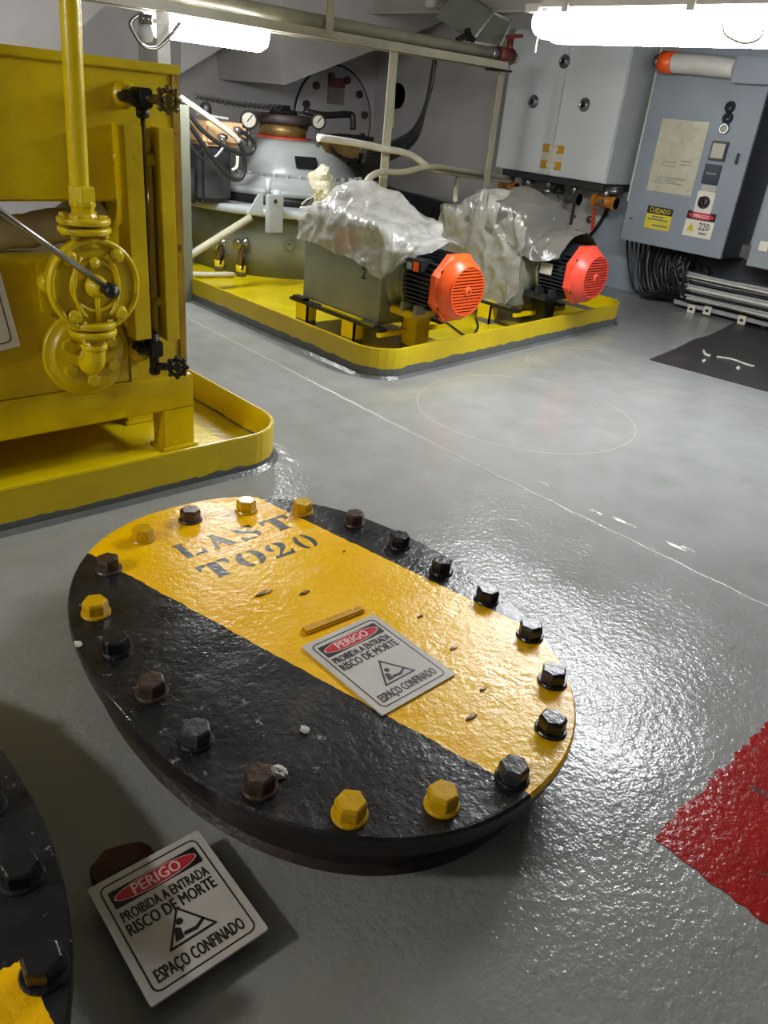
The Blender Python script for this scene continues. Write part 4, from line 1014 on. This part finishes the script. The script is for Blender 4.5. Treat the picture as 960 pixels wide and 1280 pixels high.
# ------------------------------------------------------------------ wall cabinet
FU = 5.30
cv0, cv1 = U(757, 228, FU).y, U(630, 140, FU).y; cz0, cz1 = .760, 1.72
cb = thing('wall_cabinet', 'large light grey wall cabinet with round bolts beside the control panel', 'cabinet', (5.5, (cv0 + cv1) / 2, cz0))
MB().box((FU, cv0, cz0), (UW, cv1, cz1)).build('body', 'cab', cb, bevel=.006)
seam = U(700, 140, FU).y
for a, b in ((cv0 + .004, seam - .003), (seam + .003, cv1 - .004)):
    MB().box((FU - .014, a, cz0 + .004), (FU, b, cz1 - .01)).build('door', 'cab', cb, bevel=.004)
MB().box((FU - .017, seam - .004, cz0 + .02), (FU - .012, seam + .004, U(705, 100, FU).z)).build('seam_strip', 'housing', cb)
for px, py in ((706, 77), (667, 127), (731, 131)):
    q = U(px, py, FU - .014); mb = MB(); mb.lathe(q, (-1, 0, 0), [(.046, 0), (.046, .006), (.034, .010), (.032, .026), (.024, .030), (.022, .020), (0, .020)], 24)
    l = mb.build('lock_boss', 'steel', cb); MB().lathe(q + Vector((-.021, 0, 0)), (-1, 0, 0), [(.020, 0), (.020, .002)], 16).build('socket', 'ink', l)
q = U(690, 196, FU - .014)
st = MB().box((q.x - .002, q.y - .098, q.z - .085), (q.x - .0, q.y + .098, q.z + .085)).build('sticker', 'stickw', cb)
for sy, z in ((-.065, .055), (.062, .055), (-.065, -.058), (.062, -.058)):
    mb = MB(); mb.prism([(-.035, -.028), (.035, -.028), (.018, 0), (.035, .028), (-.035, .028)] if sy > 0 else [(-.035, -.028), (.035, -.028), (.035, .028), (-.035, .028), (-.018, 0)], (q.x - .002, q.y + sy, q.z + z), (0, -1, 0), (0, 0, 1), 0, .0012); mb.build('sticker_square', 'stickor', st)
MB().box((UW - .03, cv0 - .035, .70), (UW - .012, cv0 - .012, cz1)).build('edge_flange', 'housing', cb, bevel=.003)
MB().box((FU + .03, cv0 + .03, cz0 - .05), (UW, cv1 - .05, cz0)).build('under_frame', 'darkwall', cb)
# valves and pipes hanging below the cabinet
def lever_valve(label, px, py, hx0, hy0, hx1, hy1, mt, hm, u, w=.16):
    q = U(px, py, u); r = thing('lever_valve', label, 'valve', q)
    MB().cyl(q + Vector((0, w / 2, 0)), q + Vector((0, -w / 2, 0)), .040, n=12).build('body', mt, r)
    for s in (-1, 1): MB().cyl(q + Vector((0, s * w / 2, 0)), q + Vector((0, s * (w / 2 - .035), 0)), .048, n=6, smooth=False).build('hex_end', mt, r)
    MB().cyl(q + Vector((-.06, 0, 0)), q, .018).build('stem', 'rodm', r)
    a, b = U(hx0, hy0, u - .06), U(hx1, hy1, u - .06); MB().bar(a, b, .014, .028, (1, 0, 0)).build('lever', hm, r, bevel=.003)
    MB().cyl(q + Vector((0, 0, .0)), Vector((q.x, q.y, cz0 - .02)), .030).build('riser', 'rodm', r)
    return r
M['dred'] = paint('lever_dark', '3f2f2c', '4c3733', .45, bump=.1)
lever_valve('orange valve with long orange lever left under the wall cabinet', 636, 234, 646, 238, 645, 270, 'orange', 'orange', 5.36)
lever_valve('small valve with dark lever under the wall cabinet', 716, 248, 718, 255, 713, 281, 'rodm', 'dred', 5.40, .12)
lever_valve('orange valve with red lever right under the wall cabinet', 756, 252, 743, 260, 740, 288, 'orange', 'fan2', 5.40, .20)
for k, (px, w) in enumerate(((660, .05), (686, .04), (700, .035), (770, .05))):
    q = U(px, 232, 5.45); MB2 = MB().cyl((q.x, q.y, cz0 - .01), (q.x, q.y, q.z - .05), w).cyl((q.x, q.y, q.z - .02), (q.x, q.y, q.z - .06), w * 1.25, n=6)
    tag(MB2.build('pipe_stub', ('rodm', 'steel', 'steelv', 'rodm')[k]), ('thick dull pipe stub under the cabinet beside the orange lever', 'bright pipe stub under the cabinet middle', 'thin black pipe stub under the cabinet middle', 'dull pipe stub next to the red lever valve')[k], 'pipe', 'pipe stubs below the cabinet')
# white hatch plate on the wall below
q = U(700, 235, UW - .03)
r = thing('white_hatch', 'white round hatch plate with bolts low on the right wall', 'hatch', q)
arc = [(-.47 * math.cos(t), .47 * math.sin(t)) for t in np.linspace(-.25, pi + .25, 40)]; arc = [(x, -y) for x, y in arc if q.z - y < cz0 - .055]
MB().prism(arc, q, (0, -1, 0), (0, 0, 1), -.03, .01).build('plate', 'housing', r, bevel=.004)
MB().tube([q + Vector((.01, -x * 1.01, y * 1.01)) for x, y in arc], .018, 8).build('dark_seal', 'steelv', r)
for k in range(16):
    t = 2 * pi * k / 16 + .1; p = q + Vector((-.01, .40 * math.cos(t), .40 * math.sin(t)))
    if p.z > .66: continue
    MB().lathe(p, (-1, 0, 0), [(.028, 0), (.028, .02), (.018, .026), (0, .026)], 14).build('bolt', 'rodm', r)
MB().tube([U(683, 262, UW - .07), U(690, 267, UW - .12), U(705, 272, UW - .12), U(720, 270, UW - .07)], .010, 8, 5).build('grab_handle', 'rodm', r)

# ------------------------------------------------------------------ control panel
PU = 5.31; pv0, pv1 = 2.385, 3.165; pz0, pz1 = .415, 1.66
cp = thing('control_panel', 'dark grey electrical control panel with knobs and stickers on the wall', 'panel', (5.5, (pv0 + pv1) / 2, pz0))
MB().box((PU, pv0, pz0), (UW, pv1, pz1)).build('enclosure', 'paneldark', cp, bevel=.004)
MB().box((PU - .016, pv0 + .002, pz0 + .002), (PU, pv1 - .002, pz1)).build('door', 'panel', cp, bevel=.004)
DU = PU - .016
MB().box((PU - .020, pv1 - .004, pz0 + .26), (PU + .01, pv1 + .008, pz1)).build('edge_highlight', 'housing', cp, bevel=.002)  # pale strip standing in for the highlight along the panel's left edge
def pq(x, y): return U(x, y, DU)
def card(nm, x0, y0, x1, y1, mt, th=.0015, par=cp, off=0.0):   # upright card between two opposite corners (upper left, lower right)
    a, b = pq(x0, y0), pq(x1, y1); return MB().box((DU - off - th, b.y, b.z), (DU - off, a.y, a.z)).build(nm, mt, par)
doc = [pq(829, 149), pq(888, 152), pq(863, 246), pq(808, 237)]
yc = (doc[0].y + doc[3].y) / 2; yr = (doc[1].y + doc[2].y) / 2; zt2 = (doc[0].z + doc[1].z) / 2; zb2 = (doc[2].z + doc[3].z) / 2
dc = MB().box((DU - .002, yr, zb2), (DU, yc, zt2)).build('document', 'paper', cp)
mb = MB(); nn_ = 14
for i in range(nn_ + 1):
    for j in range(nn_ + 1):
        mb.v.append(Vector((DU - .006 - .006 * abs(noise.noise(Vector((i * .35, j * .35, 2)))), yc + (yr - yc) * i / nn_, zb2 + (zt2 - zb2) * j / nn_)))
for i in range(nn_):
    for j in range(nn_): a = i * (nn_ + 1) + j; mb.f.append((a, a + 1, a + nn_ + 2, a + nn_ + 1))
mb.build('document_sleeve', 'sleeve', cp, fix=False)
mb = MB()
for k, (f0, f1, z) in enumerate(((.12, .8, .20), (.15, .6, .165), (.1, .75, .13), (.2, .5, .42), (.2, .5, .36), (.6, .85, .45), (.6, .85, .40))):
    mb.box((DU - .0028, yc + (yr - yc) * f1, zb2 + (zt2 - zb2) * z), (DU - .002, yc + (yr - yc) * f0, zb2 + (zt2 - zb2) * (z + .018)))
mb.build('document_print', 'print', dc)
for k, (px, py, mt) in enumerate(((913, 134, 'navy'), (910, 148, 'navy'), (906, 161, 'gaugef'))):
    q = pq(px, py); l = MB().lathe(q, (-1, 0, 0), [(.034, 0), (.034, .010), (.028, .016)], 20).build('indicator', 'steelv' if k < 2 else 'steel', cp)
    MB().lathe(q + Vector((-.012, 0, 0)), (-1, 0, 0), [(.026, 0), (.022, .010), (0, .012)], 18).build('lens', mt, l)
q = pq(899, 189); l = MB().box((DU - .02, q.y - .055, q.z - .058), (DU, q.y + .055, q.z + .058)).build('meter', 'ink', cp, bevel=.004)
MB().box((DU - .022, q.y - .042, q.z - .042), (DU - .0195, q.y + .042, q.z + .044)).build('meter_face', 'gaugef', l)
q = pq(890, 218); l = MB().box((DU - .014, q.y - .056, q.z - .060), (DU, q.y + .056, q.z + .060)).build('hour_counter', 'navy', cp, bevel=.003)
MB().box((DU - .0155, q.y - .035, q.z - .002), (DU - .0138, q.y + .035, q.z + .010)).build('counter_window', 'print', l)
q = pq(885.5, 237); MB().box((DU - .002, q.y - .050, q.z - .025), (DU, q.y + .050, q.z + .025)).build('switch_label', 'gaugef', cp)
q = pq(881, 253); l = MB().box((DU - .008, q.y - .062, q.z - .066), (DU, q.y + .062, q.z + .066)).build('switch_plate', 'stickw', cp, bevel=.003)
MB().lathe(q + Vector((-.008, 0, 0)), (-1, 0, 0), [(.040, 0), (.036, .02), (.030, .024), (0, .024)], 24).bar(q + Vector((-.034, .02, .03)), q + Vector((-.034, -.02, -.03)), .016, .02, (1, 0, 0)).build('rotary_knob', 'ink', l)
q = pq(922, 198); MB().box((DU - .02, q.y - .010, q.z - .035), (DU, q.y + .006, q.z + .030)).build('door_latch', 'ink', cp, bevel=.004)
q = pq(789, 273); MB().box((DU - .004, q.y - .022, q.z - .028), (DU, q.y + .022, q.z + .028)).build('corner_clip', 'panel', cp); MB().lathe(q + Vector((-.004, 0, 0)), (-1, 0, 0), [(.008, 0), (.008, .001)], 10).build('clip_hole', 'ink', cp)
# stickers with lettering
def sticker(nm, px, py, w, h, mt):
    q = pq(px, py); s = MB().box((DU - .002, q.y - w / 2, q.z - h / 2), (DU, q.y + w / 2, q.z + h / 2)).build(nm, mt, cp); return s, q
def wall_text(body, q, dy, dz, h, w, mt, par, off):
    vs, fs = text_mesh(body, h, w, .012); mb = MB(); mb.add([(DU - off, q.y - dy - a, q.z + dz + b) for a, b in vs], fs); mb.build('lettering', mt, par, fix=False)
s, q = sticker('caution_sticker', 823, 273, .195, .145, 'stickyel')
MB().box((DU - .0026, q.y - .0975, q.z + .025), (DU - .002, q.y + .0975, q.z + .0725)).build('header', 'ink', s)
wall_text('CUIDADO', q, -.080, .034, .030, .16, 'stickyel', s, .0030)
mb = MB()
for z, a, b in ((.008, -.04, .05), (-.010, -.075, .08), (-.048, -.08, .04)): mb.box((DU - .0025, q.y + a, q.z + z - .005), (DU - .002, q.y + b, q.z + z + .005))
mb.build('small_print', 'print', s)
s, q = sticker('voltage_sticker', 874, 281, .205, .160, 'stickw')
MB().box((DU - .0026, q.y - .1025, q.z + .028), (DU - .002, q.y + .1025, q.z + .080)).build('header', 'ink', s)
MB().prism(ell(.090, .021, 28), (DU - .0026, q.y, q.z + .054), (0, -1, 0), (0, 0, 1), 0, .0006).build('oval', 'signred', s)
wall_text('PERIGO', q, -.055, .042, .022, .11, 'signtxt', s, .0036)
wall_text('220', q, .0, -.030, .045, .075, 'ink', s, .0026)
mb = MB(); mb.box((DU - .0026, q.y - .065, q.z - .058), (DU - .002, q.y - .01, q.z - .046)); mb.build('small_print', 'print', s)
MB().prism([(-.03, -.025), (.03, -.025), (0, .03)], (DU - .002, q.y + .055, q.z - .022), (0, -1, 0), (0, 0, 1), 0, .0006).build('hazard_triangle', 'stickyel', s)
MB().prism([(-.006, -.018), (.006, 0), (0, 0), (.006, .016), (-.006, 0), (0, 0)], (DU - .0026, q.y + .055, q.z - .022), (0, -1, 0), (0, 0, 1), 0, .0004).build('hazard_bolt', 'ink', s)
# bar with red cap above the panel door
a, b = U(836, 78, 5.16), U(920, 86, 5.16)
r = thing('wrapped_pipe', 'pale wrapped pipe with red end cap in front of the panel top', 'pipe', ((a + b) / 2))
MB().tube([a, a.lerp(b, .5) + Vector((0, 0, .004)), b], .058, 16, 4, lambda t: 1 - .35 * max(0, t - .7)).build('pipe', 'housing', r)
MB().cyl(a + Vector((0, .05, 0)), a - Vector((0, .04, 0)), .064).build('red_cap', 'fan', r)
MB().cyl(a + Vector((0, .09, 0)), a + Vector((0, .05, 0)), .045).build('end_piece', 'rodm', r)
MB().box((5.13, b.y - .50, b.z - .075), (5.29, b.y + .0, b.z + .06)).build('junction_box', 'panel', r, bevel=.005)
MB().box((5.19, a.y - .35, a.z - .02), (PU, a.y - .31, a.z + .02)).build('bracket', 'rodm', r)
# neighbouring enclosure
e0 = U(932, 332, 5.36)
r = thing('junction_enclosure', 'light grey enclosure right of the control panel', 'panel', (5.5, 1.9, e0.z))
MB().box((5.36, 1.30, e0.z), (UW, e0.y, 1.45)).build('enclosure', 'panel', r, bevel=.006)
MB().box((5.35, 1.30, e0.z + .004), (5.36, e0.y - .004, 1.44)).build('door', 'encl', r, bevel=.003)
q = U(955, 308, 5.35); MB().box((5.340, q.y - .03, q.z - .03), (5.35, q.y + .03, q.z + .03)).build('hinge_clip', 'stickw', r, bevel=.003)
q = U(938, 318, 5.35); MB().box((5.36, e0.y, q.z - .03), (5.40, e0.y + .06, q.z + .05)).build('side_lug', 'rodm', r)

# ------------------------------------------------------------------ cable ladder and cables under the panel
ct = thing('cable_ladder', 'low steel cable ladder with white clips along the right wall', 'cable tray', (5.5, 1.9, .05))
l0, l1 = U(858, 345, 5.50), U(960, 372, 5.50)
for nm, (x0, y0, x1, y1) in (('rail', (850, 344, 962, 369)), ('rail', (842, 380, 945, 402)), ('rail', (858, 362, 962, 392))):
    a, b = U(x0, y0, 5.52), U(x1, y1, 5.52); b = b + (b - a) * 1.1; b.z = a.z = max(.03, (a.z + b.z) / 2); MB().bar(a, b, .02, .028).build(nm, 'wirew', ct)
for px, py in ((865, 386), (885, 388), (928, 400), (888, 366), (948, 385)):
    q = U(px, py, 5.50); l = MB().box((5.485, q.y - .028, q.z - .03), (5.50, q.y + .028, q.z + .03)).build('clip', 'stickw', ct, bevel=.003)
    MB().box((5.483, q.y - .012, q.z - .008), (5.4855, q.y + .012, q.z + .008)).build('slot', 'ink', l)
for v in (2.55, 2.05, 1.5): MB().box((5.53, v, .0), (5.56, v + .03, .30)).build('upright', 'steelv', ct)
MB().box((UW - .02, 1.0, .0), (UW, 3.1, .40)).build('back_plate', 'paneldark', ct)
for k in range(12):
    f = k / 11; x0 = 784 + f * 66; y0 = 301 + f * 15; dep = 5.42 + .12 * random.random()
    top_ = U(x0, y0 - 2, 5.46 + .10 * random.random())
    pts = [top_ + Vector((0, 0, .07)), top_, U(786 + f * 50, 332 + 3 * f, dep), U(794 + f * 44 + random.uniform(-3, 3), 358 + 10 * (1 - abs(f - .3)) + random.uniform(-4, 4), dep), U(828 + f * 14, 366 - 14 * f, dep), U(858 + random.uniform(-3, 6), 346 + 2.4 * k, 5.46)]
    for p in pts: p.z = max(p.z, .02)
    tag(MB().tube(pts, random.choice((.010, .012, .015)), 7, 5).build('panel_cable', 'dial'), 'black cable looping down from the control panel to the cable ladder', 'cable', 'cables looping under the control panel')
for k in range(11):
    a_ = U(852 + random.uniform(-4, 6), 340 + 3.4 * k, 5.46); e_ = U(960, 358 + 3.2 * k + random.uniform(-1, 1), 5.46)
    a_.z = max(a_.z, .03); e_.z = max(.03, a_.z * .85 + .15 * e_.z); e2_ = Vector((5.46, e_.y - .7, e_.z))
    m_ = a_.lerp(e_, .5) + Vector((0, 0, random.uniform(-.006, .012)))
    tag(MB().tube([a_, m_, e_, e2_], random.choice((.009, .011, .013)), 7, 5).build('ladder_cable', ('wirew', 'hosew', 'rodm', 'dial')[k % 4]),
        ('grey cable lying along the wall cable ladder', 'white cable lying along the wall cable ladder', 'dull metal sheathed cable lying along the wall cable ladder', 'black cable lying along the wall cable ladder')[k % 4], 'cable', 'cables along the wall cable ladder')
# bound clump of black cable tails
for k in range(16):
    q0 = U(832 + random.uniform(0, 32), 322 + random.uniform(-8, 6), 5.40 + random.uniform(0, .06)); q1 = U(832 + random.uniform(-4, 26), 352 + random.uniform(-6, 18), 5.42)
    tag(MB().tube([q0, q0.lerp(q1, .5) + Vector((-.02, random.uniform(-.03, .03), 0)), q1], .009, 6, 4).build('cable_tail', 'dial'), 'black cable tail in the bound clump under the control panel', 'cable', 'cable tails under the control panel')

# rubber mat with litter
px = [(812, 450), (842, 438), (870, 424), (884, 421), (905, 411), (925, 401)]
ol = [G(x, y) for x, y in px]; ol = [(p.x, p.y) for p in ol]
ol = [(p[0], p[1]) for p in ol] + [(5.60, 2.05), (5.60, .7), (4.10, .7), (G(960, 490).x, G(960, 490).y)]
tag(MB().prism(ol, (0, 0, 0), (1, 0, 0), (0, 1, 0), 0, .006).build('rubber_mat', 'mat'), 'dark dusty rubber mat on the deck below the enclosure', 'mat')
tag(MB().tube([G(879, 438, .01), G(882, 443, .01), G(888, 445, .01)], .008, 6, 3).build('litter_scrap', 'debris'), 'small curled pale scrap lying on the rubber mat', 'scrap')
tag(MB().tube([G(896, 446, .01), G(915, 449, .01), G(932, 455, .01), G(943, 458, .012)], .006, 6, 4).build('litter_string', 'debris'), 'long pale string lying on the rubber mat', 'string')
for k, (x, y) in enumerate(((880, 451), (923, 460))):
    tag(crumple(G(x, y, .012), .010, seed=k).build('litter_crumb', 'debris'), 'white crumb lying on the rubber mat', 'crumb', 'crumbs on the rubber mat')
for k, (x, y) in enumerate(((349, 967), (381, 914), (98, 807))):
    q = G(x, y, Zc); mb = crumple(q + Vector((0, 0, .004)), .007 if k else .011, seed=k + 7, sq=(1, 1.3, .6)); tag(mb.build('paint_fleck', 'debris'), ('white lump of putty beside a brown bolt on the black stripe', 'round white fleck in the middle of the black stripe', 'white fleck at the hatch rim near the bolts')[k], 'fleck')

# ------------------------------------------------------------------ lamps
def fluorescent(label, a, b, w, h, mt='tube'):
    """sealed fluorescent fitting from a to b (level), housing above a lit diffuser"""
    a, b = Vector(a), Vector(b); d = (b - a).normalized(); L = (b - a).length
    x = d.cross(Vector((0, 0, 1))).normalized(); z = Vector((0, 0, 1))
    r = thing('fluorescent_lamp', label, 'lamp', (a + b) / 2 - z * h)
    mb = MB(); n = 13; prof = [(.0, .55), (.02, .85), (.05, 1.0), (L - .05, 1.0), (L - .02, .85), (L, .55)]; vs = []
    for s, k in prof:
        for i in range(n):
            t = pi + pi * i / (n - 1); cx_, cz_ = math.cos(t), math.sin(t)
            vs.append(a + d * s + x * (w / 2 * k * math.copysign(abs(cx_) ** .6, cx_)) + z * (h * k * math.copysign(abs(cz_) ** .6, cz_)))
    fs = [(k * n + i, k * n + i + 1, (k + 1) * n + i + 1, (k + 1) * n + i) for k in range(len(prof) - 1) for i in range(n - 1)]
    fs += [tuple(range(n)), tuple(reversed(range((len(prof) - 1) * n, len(prof) * n)))]
    mb.add(vs, fs, True); mb.build('diffuser', mt, r)
    mb = MB(); mb.bar(a + d * -.012 + z * .022, b + d * .012 + z * .022, w * 1.08, .044); mb.build('housing', 'housing', r, bevel=.012)
    for s in ((.12, L - .12, L / 2) if L > .6 else (.05, L - .05)): mb = MB(); mb.bar(a + d * (s - .015) + z * .01, a + d * (s + .015) + z * .01, w * 1.14, .03); mb.build('clip', 'housing', r)
    for s in (.1, L - .1): MB().bar(a + d * s + z * .04, Vector((a + d * s).xy.to_3d()) + z * ZC, .012, .03).build('hanger', 'housing', r)
    return r
q0, q1 = V(190, 14, 3.92), V(332, 37, 3.92)
fl1 = fluorescent('lit fluorescent lamp hanging behind the overhead tray above the tank', (q0.x - .02, 3.92, (q0.z + q1.z) / 2), (q1.x, 3.92, (q0.z + q1.z) / 2), .15, .105)
LU = 2.95
q0 = U(690, 16, LU); q1 = U(960, 16, LU); zz = (q0.z + q1.z) / 2
fl2 = fluorescent('lit fluorescent lamp hanging in front of cabinet and panel', (LU, q0.y, zz), (LU, q0.y - 1.30, zz), .145, .104)
# clear end cap and its clip, pull string and a loop of wire
MB().lathe((LU, q0.y - .01, zz - .030), (0, 1, 0), [(.062, 0), (.060, .04), (.046, .070), (.0, .080)], 20).build('end_cap', 'clear', fl2)
MB().box((LU - .055, q0.y + .025, zz), (LU + .055, q0.y + .10, zz + .03)).build('end_clip', 'housing', fl2, bevel=.004)
a = U(675, 38, LU); b = U(669, 66, LU)
MB().tube([a, a.lerp(b, .5) + Vector((0, .004, 0)), b], .0035, 6, 4).build('pull_string', 'hosew', fl2)
MB().tube([U(903, 30, LU - .09), U(908, 44, LU - .09), U(930, 54, LU - .09), U(950, 48, LU - .09), U(955, 36, LU - .09)], .005, 6, 5).build('loop_wire', 'hosew', fl2)
fluorescent('short lit fluorescent lamp on the left side of the compartment', (-1.62, 1.48, 1.70), (-1.62, 1.74, 1.70), .17, .11, 'tube3')
# floodlight box under the ceiling with clamp
q = V(606, 40, 4.1); r = thing('floodlight', 'grey floodlight box clamped under the ceiling above red valve', 'lamp', q)
ctr = [V(590, 52, 4.1), V(617, 16, 4.1), V(640, 27, 4.1), V(625, 58, 4.1)]
ctr2 = [p + Vector((-.16, .22, .12)) for p in ctr]
MB().add(ctr + ctr2, [(0, 1, 2, 3), (7, 6, 5, 4), (0, 4, 5, 1), (1, 5, 6, 2), (2, 6, 7, 3), (3, 7, 4, 0)]).build('housing', 'olive', r, bevel=.008)
mb = MB()
for i in range(4): mb.tube([ctr[i], ctr[(i + 1) % 4]], .008, 8)
mb.build('front_frame', 'housing', r)
MB().tube([V(572, 50, 4.0), V(583, 45, 4.0), V(592, 50, 4.0)], .02, 8, 3).bar(V(584, 36, 4.0), V(587, 50, 4.0), .03, .03).build('clamp', 'steelv', r)
MB().cyl(ctr2[1], Vector((ctr2[1].x, ctr2[1].y, ZC)), .015).build('stem', 'rodm', r)
q = V(548, 6, 4.6); tag(MB().box((q.x - .09, 4.55, q.z - .025), (q.x + .08, 4.65, q.z + .02)).box((q.x - .01, 4.59, q.z + .02), (q.x + .01, 4.61, ZC)).build('small_fitting', 'housing', bevel=.01), 'small white emergency fitting high under the ceiling', 'lamp')
